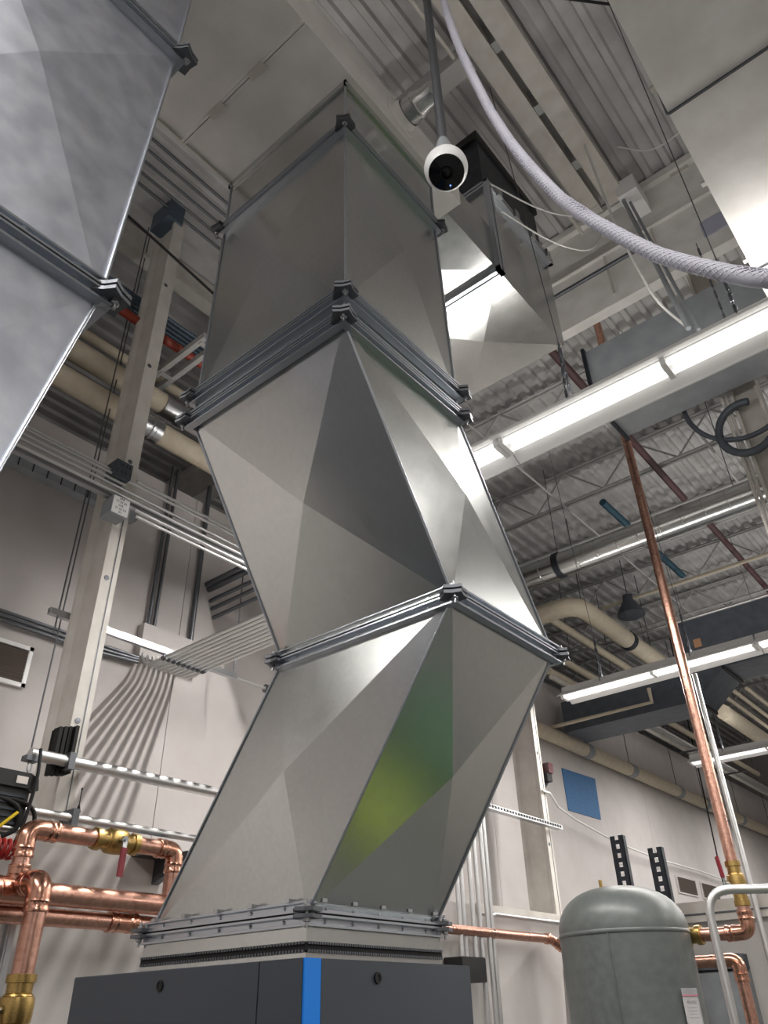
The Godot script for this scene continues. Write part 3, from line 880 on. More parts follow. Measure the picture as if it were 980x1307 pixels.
	var far := [[Vector3(6.4, 8.02, -3.95), Vector3(16, 8.02, -3.95), "thin pale conduit under the joists, wall side of the copper riser top"], [Vector3(6.4, 8.02, -1.75), Vector3(17, 8.02, -1.75), "thin pale conduit under the joists, room side of the copper riser top"], [Vector3(10.3, 8.03, -8), Vector3(10.3, 8.03, 6), "thin pale conduit across, between the spiral duct and the next joist"], [Vector3(13.7, 7.85, -8), Vector3(13.7, 7.85, 6), "thin pale conduit across, above the fat bent pipe"], [Vector3(15.6, 7.6, -8), Vector3(15.6, 7.6, 6), "thin dark conduit across, far beyond the fat bent pipe"]]
	for q in far: line_thing("conduit", [q[0], q[1]], 0.018, M.joist, q[2], "conduit", "", 6)
	# cone shaped pendant
	t = thing("pendant_speaker", "dark cone-shaped pendant hanging under the far joists", "pendant", Vector3(12.2, 7.5, -4.4))
	sg = G.new()
	sg.lathe(Vector3(12.2, 7.45, -4.4), Y(1), [Vector2(0, 0), Vector2(0.0, 0.24), Vector2(0.03, 0.24), Vector2(0.28, 0.1), Vector2(0.38, 0.09), Vector2(0.4, 0)], 20)
	part("cone", sg, M.dark_duct, t)
	sg = G.new()
	sg.rod(Vector3(12.2, 7.8, -4.4), Vector3(12.2, 8.7, -4.4), 0.01, 6)
	part("stem", sg, M.dull_steel, t)
	# dark duct far right
	t = thing("dark_duct", "dark grey rectangular duct stepping up behind the second strip light", "duct", Vector3(10.9, 5.2, -3))
	sg = G.new()
	sg.prism([Vector2(-5.16, 5.16), Vector2(-3.15, 5.16), Vector2(-2.7, 5.52), Vector2(5, 5.52), Vector2(5, 6.3), Vector2(-3.3, 6.3), Vector2(-3.3, 5.68), Vector2(-5.16, 5.62)], Vector3(10.5, 0, 0), Z(1), Y(1), X(0.7))
	part("body", sg, M.dark_duct, t)
	sg = G.new()
	for zz in [-3.15, -2.7, -1.2]: sg.box(Vector3(10.47, 5.14 if zz < -3 else 5.49, zz - 0.02), Vector3(11.23, 5.2 if zz < -3 else 5.53, zz + 0.02))
	part("joint_rail", sg, M.black, t)
	sg = G.new()
	sg.box(Vector3(10.49, 5.88, -3.0), Vector3(10.5, 6.0, -2.9))
	part("tag", sg, M.tag, t)
	line_thing("insulated_pipe", [Vector3(13.6, 5.9, -3.7), Vector3(20, 5.9, -3.7)], 0.13, M.cream, "cream pipe stub beyond the dark duct, above the third strip light", "pipe")
	# grey duct box above the nearest strip light
	t = thing("grey_duct", "grey rectangular duct behind the nearest strip light", "duct", Vector3(5.3, 6.0, 0))
	sg = G.new()
	sg.box(Vector3(5.0, 6.0, -1.70), Vector3(5.62, 6.58, 6.0))
	part("body", sg, M.gray_duct, t)
	sg = G.new()
	sg.box(Vector3(4.97, 5.97, -1.73), Vector3(5.65, 6.61, -1.70))
	part("end_flange", sg, M.dark_panel, t)

# ---------------------------------------------------------------- wall services at the left
func build_left_services():
	# rack of six conduits across the left column
	var ys := [[5.14, -4.47], [5.07, -4.43], [4.98, -4.43], [4.925, -4.43], [4.86, -4.43], [4.79, -4.40]]
	var wd := ["topmost", "second from top", "third from top", "fourth from top", "fifth from top", "lowest"]
	for k in 6:
		line_thing("conduit", [Vector3(0.6 if k != 0 and k < 4 else 2.5, ys[k][0], ys[k][1]), Vector3(5.0, ys[k][0], ys[k][1])], 0.0125, M.conduit, wd[k] + " shiny conduit of the rack crossing the left column", "conduit", "conduit rack at the left column")
	for k in 2:
		line_thing("conduit", [Vector3(0.6, 5.11 - 0.07 * k, -4.45), Vector3(2.40, 5.11 - 0.07 * k, -4.45)], 0.0125, M.conduit, ["upper", "lower"][k] + " short conduit running left out of the column boxes", "conduit", "conduit rack at the left column")
	var g := G.new()
	g.box(Vector3(0.6, 4.89, -4.50), Vector3(5.0, 4.93, -4.46))
	single("strut_channel", g, M.steel, "flat bright strut behind the conduit rack", "strut")
	var t := thing("junction_box", "dark grey lettered junction box on the left column", "junction box", Vector3(2.33, 5.05, -4.45))
	g = G.new(); g.box(Vector3(2.26, 5.05, -4.52), Vector3(2.40, 5.19, -4.39), 0.006)
	part("body", g, M.dark_duct, t)
	g = G.new(); g.box(Vector3(2.264, 5.054, -4.39), Vector3(2.396, 5.186, -4.385))
	part("cover", g, M.dark_duct, t)
	letters(t, ["1A 3A", "2 4 6 7"], Vector3(2.33, 5.18, -4.3845), 0.042, 0.06)
	t = thing("junction_box", "light junction box with handwritten numbers, below the dark one on the left column", "junction box", Vector3(2.36, 4.73, -4.45))
	g = G.new(); g.box(Vector3(2.29, 4.725, -4.52), Vector3(2.43, 4.875, -4.385), 0.006)
	part("body", g, M.gray_duct, t)
	g = G.new(); g.box(Vector3(2.294, 4.729, -4.385), Vector3(2.426, 4.871, -4.38))
	part("cover", g, M.white_plastic, t)
	letters(t, ["LPA", "17 33 35", "LPA", "31 43 19", "37"], Vector3(2.36, 4.873, -4.3795), 0.024, 0.0285)
	# slotted wireway behind the column
	t = thing("wireway", "grey slotted wireway on the wall left of the column", "wireway", Vector3(1.6, 5.3, -5.2))
	g = G.new(); g.box(Vector3(0.4, 5.29, -5.25), Vector3(2.95, 5.40, -5.15))
	part("trough", g, M.gray_duct, t)
	for k in 12:
		g = G.new(); g.box(Vector3(1.5 + 0.12 * k, 5.285, -5.152), Vector3(1.51 + 0.12 * k, 5.405, -5.146))
		part("slot", g, M.dark_panel, t)
	# conduit fan that dives into the wall
	var xs0 := 3.32; var dx := 0.049
	var fan := ["first", "second", "third", "fourth", "fifth", "sixth", "seventh", "eighth", "ninth"]
	for k in 9:
		var x := xs0 + dx * k
		line_thing("conduit", fillet([Vector3(x, 4.10, -2.6), Vector3(x, 4.10, -5.30), Vector3(x, 4.36, -5.36)], 0.16, 6), 0.014, M.conduit, fan[k] + " from the column of the nine parallel conduits bending into the wall trough", "conduit", "nine conduits over the strut", 8)
	g = G.new()
	g.box(Vector3(3.15, 4.0, -2.62), Vector3(3.9, 4.2, -2.4), 0.01)
	single("junction_box", g, M.gray_duct, "grey box hidden behind the zigzag duct where nine conduits start", "junction box")
	t = thing("wall_trough", "shallow wall-coloured trough above the bent conduit ends", "wireway", Vector3(3.6, 4.35, WALL_Z))
	g = G.new(); g.box(Vector3(3.29, 4.20, WALL_Z), Vector3(3.90, 4.50, -5.32))
	part("cover", g, M.wall, t)
	g = G.new()
	for k in 2: g.rod(Vector3(3.35 + 0.06 * k, 4.5, -5.36), Vector3(3.35 + 0.06 * k, 6.2, -5.36), 0.017, 8)
	part("riser_conduit", g, M.dull_steel, t)
	g = G.new(); g.rod(Vector3(3.80, 4.5, -5.36), Vector3(3.80, 6.2, -5.36), 0.024, 8)
	part("riser_conduit", g, M.dull_steel, t)
	# strut with clamps above the fan
	t = thing("strut_channel", "bright level strut clamping the nine conduits, behind the left column", "strut", Vector3(3.3, 4.13, -5.0))
	g = G.new()
	g.prism([Vector2(-0.02, 0), Vector2(0.02, 0), Vector2(0.02, 0.05), Vector2(0.012, 0.05), Vector2(0.012, 0.008), Vector2(-0.012, 0.008), Vector2(-0.012, 0.05), Vector2(-0.02, 0.05)], Vector3(2.31, 4.125, -5.0), Z(1), Y(1), X(1.75))
	part("channel", g, M.steel, t)
	for k in 9:
		g = G.new(); g.lathe(Vector3(xs0 + dx * k, 4.10, -5.02), Z(1), [Vector2(0, 0.014), Vector2(0, 0.022), Vector2(0.04, 0.022), Vector2(0.04, 0.014)], 10)
		part("clamp", g, M.dull_steel, t)
	g = G.new(); g.rod(Vector3(4.0, 4.14, -5.0), Vector3(4.42, 4.14, -5.0), 0.014, 8)
	part("extension_rod", g, M.conduit, t)
	g = G.new(); g.lathe(Vector3(4.40, 4.14, -5.0), X(1), [Vector2(0, 0), Vector2(0, 0.04), Vector2(0.05, 0.04), Vector2(0.05, 0)], 8)
	part("end_clamp", g, M.dull_steel, t)
	# open conduit stubs
	var sy := [5.13, 5.09, 4.98, 4.91, 4.83]
	for k in 5:
		line_thing("conduit_stub", [Vector3(3.92 + 0.03 * k, sy[k], -5.38), Vector3(3.92 + 0.03 * k, sy[k], -3.6)], 0.03 if k < 2 else 0.02, M.dull_steel, wd[k] + " of the dark pipe stubs ending at the wall above the strut", "pipe", "dark pipe stubs")
	# bundle of conduits low on the wall
	for k in 3:
		line_thing("conduit", [Vector3(0.5, 4.21 - 0.035 * k, -5.36), Vector3(2.9, 4.20 - 0.035 * k, -5.36), Vector3(3.3, 4.19 - 0.02 * k, -5.34)], 0.014, M.dull_steel, ["upper", "middle", "lower"][k] + " dark conduit of the bundle on the wall left of the trough", "conduit", "wall conduit bundle")
	# threaded rods
	var rp := [[2.38, 5.3, 4.0, -5.0, "thin hanging rod left of the column"], [2.46, 5.3, 3.2, -5.1, "second thin hanging rod left of the column"], [4.035, 5.1, 4.15, -5.0, "thin rod dropping to the end of the strut"]]
	for r in rp: line_thing("threaded_rod", [Vector3(r[0], r[1] + 3.3, r[3]), Vector3(r[0], r[2], r[3])], 0.006, M.dull_steel, r[4], "rod", "", 6)
	# louvre vent
	t = thing("wall_vent", "louvred wall vent in a white frame at the left edge", "vent", Vector3(2.1, 3.86, WALL_Z))
	g = G.new()
	g.box(Vector3(1.75, 3.70, WALL_Z), Vector3(2.44, 3.73, WALL_Z + 0.03)); g.box(Vector3(1.75, 3.98, WALL_Z), Vector3(2.44, 4.01, WALL_Z + 0.03))
	g.box(Vector3(1.75, 3.70, WALL_Z), Vector3(1.78, 4.01, WALL_Z + 0.03)); g.box(Vector3(2.41, 3.70, WALL_Z), Vector3(2.44, 4.01, WALL_Z + 0.03))
	part("frame", g, M.white_plastic, t)
	for k in 11:
		g = G.new()
		g.obox(Vector3(2.095, 3.742 + 0.024 * k, WALL_Z + 0.015), X(0.315), Vector3(0, 0.009, 0.008), Vector3(0, -0.001, 0.001))
		part("louvre", g, M.vent, t)
	# handrail-like pipes in front of the column
	t = thing("steel_rail", "fat shiny steel pipe rail with a cut end, crossing the left column", "rail", Vector3(2.9, 3.0, -4.5))
	g = G.new(); g.tube([Vector3(2.17, 3.0, -4.5), Vector3(5.0, 3.03, -4.5)], 0.036, 14)
	part("pipe", g, M.conduit, t)
	g = G.new(); g.box(Vector3(2.40, 2.95, -4.55), Vector3(2.44, 3.05, -4.455)); g.box(Vector3(2.40, 2.96, -4.62), Vector3(2.44, 3.04, -4.5))
	part("clamp", g, M.dull_steel, t)
	t = thing("steel_rail", "thinner steel pipe rail just above the copper loop", "rail", Vector3(2.5, 2.68, -4.5))
	g = G.new(); g.tube([Vector3(0.8, 2.69, -4.5), Vector3(5.0, 2.69, -4.5)], 0.024, 12)
	part("pipe", g, M.conduit, t)
	g = G.new(); g.box(Vector3(2.50, 2.64, -4.62), Vector3(2.54, 2.74, -4.47))
	part("clamp", g, M.dull_steel, t)
	line_thing("steel_rail", [Vector3(0.8, 2.57, -4.44), Vector3(2.18, 2.57, -4.44)], 0.022, M.conduit, "short steel pipe behind the red hose at the left edge", "rail")
	# black ribbed holder on the column
	t = thing("ribbed_holder", "black ribbed rubber holder strapped to the left column", "holder", Vector3(2.38, 3.07, -4.56))
	for k in 4:
		g = G.new(); g.box(Vector3(2.335 + 0.032 * k, 2.92 + 0.006 * k, -4.60), Vector3(2.358 + 0.032 * k, 3.21 + 0.008 * k, -4.53 + (0.02 if k == 3 else 0.0)), 0.004)
		part("rib", g, M.rubber, t)
	g = G.new(); g.box(Vector3(2.335, 3.0, -4.62), Vector3(2.455, 3.2, -4.59))
	part("back", g, M.rubber, t)
	g = G.new(); g.lathe(Vector3(2.60, 2.75, -4.60), Y(1), [Vector2(0, 0.0), Vector2(0, 0.018), Vector2(0.05, 0.003), Vector2(0.13, 0.003), Vector2(0.14, 0.007), Vector2(0.15, 0)], 8)
	single("black_hook", g, M.rubber, "tiny black cone-tipped hook on the wall right of the left column", "hook")
	build_hanging_box()

func letters(t: Node3D, lines: Array, at: Vector3, size: float, step: float):
	var f := SystemFont.new()
	f.font_names = PackedStringArray(["Droid Sans"])
	for i in lines.size():
		var tm := TextMesh.new()
		tm.font = f
		tm.text = lines[i]
		tm.font_size = 32
		tm.pixel_size = size / 32.0
		tm.depth = 0.0012
		var o := part("lettering", tm, M.ink, t)
		o.position = at - Y(step * i + step * 0.5) - t.position

func build_hanging_box():
	var t := thing("hanging_box", "black plastic box with a small pale label hung from the fat rail", "box", Vector3(2.0, 2.55, -4.5))
	var g := G.new()
	g.prism([Vector2(1.7, 2.78), Vector2(2.22, 2.78), Vector2(2.21, 2.84), Vector2(2.16, 2.865), Vector2(1.7, 2.865)], Vector3(0, 0, -4.6), X(1), Y(1), Z(0.2))
	part("lid", g, M.black, t)
	g = G.new(); g.box(Vector3(1.7, 2.56, -4.58), Vector3(2.18, 2.78, -4.42), 0.01)
	var b := part("body", g, M.black, t)
	for k in 5:
		g = G.new(); g.box(Vector3(1.72, 2.585 + 0.036 * k, -4.42), Vector3(2.16, 2.60 + 0.036 * k, -4.412))
		part("grille_bar", g, M.dark_panel, b)
	g = G.new(); g.box(Vector3(2.08, 2.80, -4.40), Vector3(2.145, 2.84, -4.395))
	part("label_plate", g, M.paper, t)
	g = G.new()
	g.rod(Vector3(2.185, 2.87, -4.5), Vector3(2.185, 2.90, -4.5), 0.006, 6)
	for k in 10:
		var a := TAU * k / 10; var c := TAU * (k + 1) / 10
		g.rod(Vector3(2.185 + 0.014 * cos(a), 2.925 + 0.03 * sin(a), -4.5), Vector3(2.185 + 0.014 * cos(c), 2.925 + 0.03 * sin(c), -4.5), 0.004, 5)
	part("carabiner", g, M.steel, t)
	g = G.new(); g.box(Vector3(2.14, 2.955, -4.53), Vector3(2.22, 2.985, -4.46))
	part("hook_bracket", g, M.dull_steel, t)
	line_thing("black_cable", fillet([Vector3(2.20, 3.02, -4.44), Vector3(2.19, 2.85, -4.38), Vector3(2.17, 2.6, -4.38), Vector3(2.14, 2.45, -4.4)], 0.1), 0.010, M.rubber, "black cable dropping beside the hanging box", "cable")
	for k in 2:
		var off := 0.09 * k
		line_thing("black_cable", fillet([Vector3(1.8, 2.70, -4.44), Vector3(2.02 + off, 2.72, -4.42), Vector3(2.14 + off, 2.68, -4.40), Vector3(2.15 + off, 2.56, -4.40), Vector3(2.08 + off, 2.52, -4.42)], 0.08, 8), 0.012, M.rubber, ["inner", "outer"][k] + " black cable looped over the thin rail at the left edge", "cable")
	line_thing("yellow_cable", [Vector3(2.0, 2.52, -4.38), Vector3(2.06, 2.59, -4.36), Vector3(2.11, 2.64, -4.36)], 0.009, M.yellow, "short yellow cable among the black loops", "cable")
	# red coiled hose
	g = G.new()
	var pts: Array = []
	for k in 120:
		var a := TAU * k / 10.0
		pts.append(Vector3(1.75 + 0.37 * k / 119.0, 2.45 + 0.045 * sin(a), -4.36 + 0.045 * cos(a)))
	g.tube(pts, 0.011, 6)
	single("coiled_hose", g, M.red_hose, "red coiled air hose at the left edge", "hose")

# ---------------------------------------------------------------- copper
func elbow_ends(g: G, p: Vector3, d: Vector3, r: float):
	g.lathe(p, d, [Vector2(-0.012, r), Vector2(-0.01, r + 0.009), Vector2(0.0, r + 0.011), Vector2(0.01, r + 0.007), Vector2(0.03, r + 0.006), Vector2(0.036, r + 0.010), Vector2(0.046, r + 0.008), Vector2(0.05, r)], 18)

func elbow(t: Node3D, a: Vector3, corner: Vector3, b: Vector3, r: float):
	var g := G.new()
	g.tube(fillet([a, corner, b], (a - corner).length() * 0.9, 10), r + 0.006, 18)
	elbow_ends(g, a, (corner - a).normalized(), r)
	elbow_ends(g, b, (corner - b).normalized(), r)
	part("elbow", g, M.copper_fitting, t)

func pipe(t: Node3D, a: Vector3, b: Vector3, r: float, m: Material, called := "pipe"):
	var g := G.new(); g.tube([a, b], r, 18)
	part(called, g, m, t)

func ball_valve(t: Node3D, c: Vector3, ax: Vector3, r: float, hdir: Vector3, hoff: Vector3, hl: float):
	# hex ends, round body, stem and a red dipped handle lying along hdir from hoff
	var g := G.new()
	for s in [1.0, -1.0]:
		g.lathe(c, ax * s, [Vector2(0.045, r * 1.35), Vector2(0.06, r * 1.25), Vector2(0.065, r * 1.1), Vector2(0.105, r * 1.1), Vector2(0.107, r * 1.28), Vector2(0.14, r * 1.28), Vector2(0.142, r)], 8, true)
	g.lathe(c, ax, [Vector2(-0.06, r * 1.0), Vector2(-0.05, r * 1.4), Vector2(-0.025, r * 1.45), Vector2(0.025, r * 1.45), Vector2(0.05, r * 1.4), Vector2(0.06, r * 1.0)], 20)
	var v := part("ball_valve", g, M.brass, t)
	g = G.new()
	var n := hoff.normalized()
	g.rod(c, c + hoff, 0.014, 10)
	g.lathe(c + hoff * 0.85, n, [Vector2(0, 0.022), Vector2(0.018, 0.022), Vector2(0.018, 0.01), Vector2(0.03, 0.01), Vector2(0.03, 0)], 6, true)
	part("stem", g, M.steel, v)
	g = G.new()
	var w := n.cross(hdir).normalized() * 0.017
	var st := c + hoff
	g.obox(st + hdir * hl * 0.12, w * 0.8, n * 0.004, hdir * hl * 0.14)
	part("handle_strap", g, M.steel, v)
	g = G.new()
	g.obox(st + hdir * hl * 0.62 + n * 0.004, w * 1.1, n * 0.009, hdir * hl * 0.40, 0.005)
	part("handle", g, M.red_vinyl, v, "dark red dipped handle")

func build_copper_left():
	var z := -4.2; var r := 0.046
	var t := thing("copper_pipework", "shiny copper pipe loop with a red-handled brass valve at lower left", "pipe", Vector3(2.5, 2.24, z))
	# upper run
	elbow(t, Vector3(2.11, 2.40, z), Vector3(2.11, 2.535, z), Vector3(2.26, 2.535, z), r)
	pipe(t, Vector3(2.26, 2.535, z), Vector3(2.56, 2.535, z), r, M.copper)
	ball_valve(t, Vector3(2.64, 2.535, z), X(1), r * 1.05, Vector3(-0.06, -1, 0.05).normalized(), Vector3(0, -0.005, 0.10), 0.19)
	pipe(t, Vector3(2.74, 2.535, z), Vector3(2.94, 2.535, z), r, M.copper)
	elbow(t, Vector3(2.94, 2.535, z), Vector3(3.06, 2.535, z), Vector3(3.06, 2.42, z), r)
	pipe(t, Vector3(3.06, 2.42, z), Vector3(3.06, 2.27, z), r, M.copper)
	# riser and tee
	pipe(t, Vector3(2.11, 2.40, z), Vector3(2.11, 2.30, z), r, M.copper)
	var g := G.new()
	g.tube([Vector3(1.98, 2.235, z), Vector3(2.25, 2.235, z)], 0.064, 18)
	g.tube([Vector3(2.11, 2.235, z), Vector3(2.11, 2.335, z)], r + 0.008, 16)
	elbow_ends(g, Vector3(2.25, 2.235, z), X(-1), 0.056); elbow_ends(g, Vector3(1.98, 2.235, z), X(1), 0.056)
	elbow_ends(g, Vector3(2.11, 2.345, z), Y(-1), r)
	part("tee", g, M.copper_fitting, t)
	pipe(t, Vector3(2.25, 2.235, z), Vector3(5.2, 2.235, z), 0.055, M.copper, "main_pipe")
	pipe(t, Vector3(0.8, 2.235, z), Vector3(1.98, 2.235, z), 0.055, M.copper, "main_pipe")
	# drop towards the viewer
	elbow(t, Vector3(2.125, 2.26, -4.12), Vector3(2.125, 2.26, -3.98), Vector3(2.125, 2.13, -3.98), 0.052)
	pipe(t, Vector3(2.125, 2.13, -3.98), Vector3(2.125, 1.84, -3.98), 0.052, M.copper, "drop_pipe")
	ball_valve(t, Vector3(2.125, 1.72, -3.98), Y(1), 0.055, Vector3(-0.3, -1, 0).normalized(), Vector3(-0.11, 0, 0.02), 0.2)
	pipe(t, Vector3(2.125, 1.62, -3.98), Vector3(2.125, 0.6, -3.98), 0.052, M.copper, "drop_pipe")
	# lower main
	t = thing("copper_pipe", "lower straight copper main with a coupling near the zigzag duct", "pipe", Vector3(2.5, 2.13, -4.25))
	pipe(t, Vector3(0.8, 2.135, -4.26), Vector3(5.2, 2.135, -4.26), 0.044, M.copper)
	g = G.new()
	elbow_ends(g, Vector3(2.72, 2.135, -4.26), X(1), 0.044); elbow_ends(g, Vector3(2.88, 2.135, -4.26), X(-1), 0.044)
	g.tube([Vector3(2.72, 2.135, -4.26), Vector3(2.88, 2.135, -4.26)], 0.050, 18)
	part("coupling", g, M.copper_fitting, t)
	# wall strut and bracket arm
	g = G.new(); g.box(Vector3(2.30, 1.6, -4.60), Vector3(2.345, 2.30, -4.56)); g.box(Vector3(2.31, 1.6, -4.56), Vector3(2.335, 2.30, -4.555))
	single("strut_channel", g, M.steel, "short upright strut on the wall behind the copper pipes", "strut")
	t = thing("wall_bracket", "dark triangular bracket arm on the wall behind the copper loop", "bracket", Vector3(3.15, 2.5, -4.5))
	g = G.new()
	g.prism([Vector2(-4.6, 2.56), Vector2(-4.26, 2.56), Vector2(-4.26, 2.50), Vector2(-4.6, 2.40)], Vector3(3.20, 0, 0), Z(1), Y(1), X(0.05))
	part("arm", g, M.dull_steel, t)
	g = G.new(); g.box(Vector3(3.02, 2.545, -4.60), Vector3(3.30, 2.56, -4.30))
	part("plate", g, M.dull_steel, t)

func build_right_services():
	# copper riser from the tank to the roof
	var t := thing("copper_pipework", "tall copper riser standing up from the tank to the roof, with brass valve", "pipe", Vector3(6.05, 2.08, -1.86))
	var x := 6.05; var z := -1.86; var r := 0.042
	pipe(t, Vector3(x, 2.09, -2.20), Vector3(x, 2.085, -2.0), r, M.copper)
	elbow(t, Vector3(x, 2.085, -2.0), Vector3(x, 2.085, z), Vector3(x, 2.20, z), r)
	pipe(t, Vector3(x, 2.20, z), Vector3(x, 2.30, z), r, M.copper)
	ball_valve(t, Vector3(x, 2.38, z), Y(1), r, Vector3(0.0, 1, -0.08).normalized(), Vector3(-0.06, 0, -0.06), 0.17)
	pipe(t, Vector3(x, 2.46, z), Vector3(x, 8.2, z), 0.040, M.copper, "riser")
	var g := G.new()
	g.lathe(Vector3(x, 2.09, -2.32), Z(1), [Vector2(0, 0.075), Vector2(0.05, 0.075), Vector2(0.05, 0.05), Vector2(0.1, 0.05), Vector2(0.105, 0.062), Vector2(0.14, 0.062), Vector2(0.142, r)], 12)
	part("brass_adapter", g, M.brass, t)
	# return line below
	t = thing("copper_pipework", "lower copper pipe turning down to the right of the tank", "pipe", Vector3(6.6, 0.1, -2.16))
	pipe(t, Vector3(6.6, 1.96, -3.4), Vector3(6.6, 1.955, -2.29), r, M.copper)
	elbow(t, Vector3(6.6, 1.955, -2.29), Vector3(6.6, 1.955, -2.16), Vector3(6.6, 1.83, -2.16), r)
	pipe(t, Vector3(6.6, 1.83, -2.16), Vector3(6.6, 0.1, -2.16), r, M.copper)
	# galvanised bent conduit in front
	line_thing("conduit", fillet([Vector3(5.2, 0.3, -1.80), Vector3(5.2, 2.265, -1.80), Vector3(5.35, 2.25, -1.50), Vector3(5.72, 2.25, -0.84)], 0.16, 8), 0.026, M.conduit, "galvanised conduit bent over in front of the copper riser", "conduit")
	line_thing("conduit", [Vector3(8.4, 0.0, -2.45), Vector3(8.4, 4.75, -2.48)], 0.028, M.conduit, "straight grey conduit standing beside the copper riser", "conduit")
	g = G.new(); g.box(Vector3(5.55, 1.98, -2.62), Vector3(5.6, 2.5, -2.58))
	# tank
	build_tank()
	# perforated uprights
	var pts := [[-3.54, 3.17, "left perforated black upright rising behind the tank"], [-3.165, 3.01, "right perforated black upright rising behind the tank"]]
	for p in pts:
		t = thing("perforated_upright", p[2], "upright", Vector3(8.0, 0, p[0]), "perforated uprights")
		g = G.new()
		var zc: float = p[0]
		# channel with keyhole slots: web strips between the holes plus two returns
		g.box(Vector3(7.99, 0, zc - 0.07), Vector3(8.0, p[1], zc - 0.02)); g.box(Vector3(7.99, 0, zc + 0.02), Vector3(8.0, p[1], zc + 0.07))
		var yy := 0.03
		while yy < p[1] - 0.05:
			g.box(Vector3(7.99, yy, zc - 0.02), Vector3(8.0, yy + 0.04, zc + 0.02))
			yy += 0.085
		g.box(Vector3(7.99, 0, zc - 0.07), Vector3(8.06, p[1], zc - 0.06)); g.box(Vector3(7.99, 0, zc + 0.06), Vector3(8.06, p[1], zc + 0.07))
		part("channel", g, M.dark_panel, t)
		yy = 0.07
		g = G.new()
		while yy < p[1] - 0.05:
			g.lathe(Vector3(8.001, yy + 0.02, zc), X(-1), [Vector2(0, 0.012), Vector2(0.004, 0.012), Vector2(0.004, 0)], 8)
			yy += 0.085
		part("slot_lining", g, M.white_plastic, t)
	# lower wall: conduits, copper, box
	for k in 6:
		var xx: float = [6.40, 6.50, 6.62, 6.76, 6.86, 6.96][k]
		line_thing("conduit", [Vector3(xx, 2.05 if k < 3 else 0.0, -4.45 - 0.02 * (k % 2)), Vector3(xx, 4.6, -4.45 - 0.02 * (k % 2))], 0.022, M.conduit, ["first", "second", "third", "fourth", "fifth", "sixth"][k] + " from the duct of the upright conduits behind the cabinet", "conduit", "upright conduits behind the cabinet")
	g = G.new(); g.box(Vector3(6.30, 1.9, -4.58), Vector3(6.66, 2.09, -4.38), 0.01)
	single("junction_box", g, M.black, "black box at the foot of the upright conduits", "junction box")
	line_thing("conduit", fillet([Vector3(7.01, 0.5, -4.52), Vector3(7.01, 2.475, -4.52), Vector3(8.5, 2.475, -4.52)], 0.12, 8), 0.022, M.conduit, "silver conduit bending along the ledge left of the tank", "conduit")
	t = thing("copper_pipework", "copper pipe on the lower wall dropping behind the left of the tank", "pipe", Vector3(7.6, 2.3, -4.45))
	pipe(t, Vector3(5.0, 2.30, -4.45), Vector3(7.92, 2.30, -4.45), 0.042, M.copper)
	elbow(t, Vector3(7.92, 2.30, -4.45), Vector3(8.02, 2.30, -4.45), Vector3(8.12, 2.23, -4.40), 0.042)
	pipe(t, Vector3(8.12, 2.23, -4.40), Vector3(8.4, 2.05, -4.3), 0.042, M.copper)
	# grey panel on the partition
	t = thing("electrical_panel", "flat grey electrical panel on the partition right of the tank", "panel", Vector3(8.5, 1.5, -3.0))
	g = G.new(); g.box(Vector3(8.42, 0.9, -3.35), Vector3(8.6, 1.95, -2.72), 0.01)
	part("body", g, M.gray_duct, t)
	g = G.new(); g.box(Vector3(8.40, 1.97, -3.35), Vector3(8.6, 2.09, -2.72))
	part("top_trough", g, M.dark_duct, t)
	g = G.new(); g.box(Vector3(8.55, 2.1, -3.0), Vector3(8.6, 2.37, -2.95))
	part("strut", g, M.dull_steel, t)
	# slotted bracket rail on the right column
	t = thing("strut_channel", "dark slotted strut arm in front of the right steel column", "strut", Vector3(8.3, 3.48, -4.55))
	g = G.new(); g.box(Vector3(6.9, 3.47, -4.60), Vector3(8.75, 3.475, -4.52)); g.box(Vector3(6.9, 3.475, -4.525), Vector3(8.75, 3.52, -4.52))
	part("channel", g, M.steel, t)
	for k in 30:
		g = G.new()
		g.box(Vector3(7.0 + 0.058 * k, 3.485, -4.521), Vector3(7.035 + 0.058 * k, 3.51, -4.517))
		part("slot", g, M.black, t)
	# strobe
	t = thing("strobe", "small dark red alarm strobe on the right steel column", "alarm", Vector3(8.7, 4.2, -4.6))
	g = G.new(); g.box(Vector3(8.68, 4.13, -4.66), Vector3(8.80, 4.25, -4.56), 0.008)
	part("lens", g, mat(Color(0.25, 0.05, 0.08), 0.3), t)
	g = G.new(); g.box(Vector3(8.66, 4.03, -4.68), Vector3(8.78, 4.13, -4.58), 0.008); g.rod(Vector3(8.66, 3.95, -4.65), Vector3(8.75, 4.05, -4.63), 0.02, 8)
	part("base", g, M.black, t)
	# blue masking patch on the wall
	g = G.new(); g.prism([Vector2(10.70, 4.12), Vector2(11.73, 4.14), Vector2(11.76, 4.76), Vector2(10.68, 4.72)], Vector3(0, 0, WALL_Z), X(1), Y(1), Z(0.012))
	single("blue_patch", g, M.blue_tape, "square blue patch stuck on the tall wall", "sheet")
	# two vents
	for k in 2:
		t = thing("wall_vent", ["brown louvred wall vent nearer the perforated uprights", "brown louvred wall vent half hidden by the bent conduit"][k], "vent", Vector3(14.7 + 1.15 * k, 3.46, WALL_Z))
		var xa := 14.32 + 1.12 * k
		g = G.new(); g.box(Vector3(xa - 0.03, 3.33, WALL_Z), Vector3(xa + 0.86, 3.61, WALL_Z + 0.02))
		part("frame", g, M.wall, t)
		for j in 9:
			g = G.new(); g.obox(Vector3(xa + 0.41, 3.365 + 0.026 * j, WALL_Z + 0.03), X(0.40), Vector3(0, 0.01, 0.01), Vector3(0, -0.001, 0.001))
			part("louvre", g, M.vent, t)
	# white cable draped along the wall
	var cp: Array = []
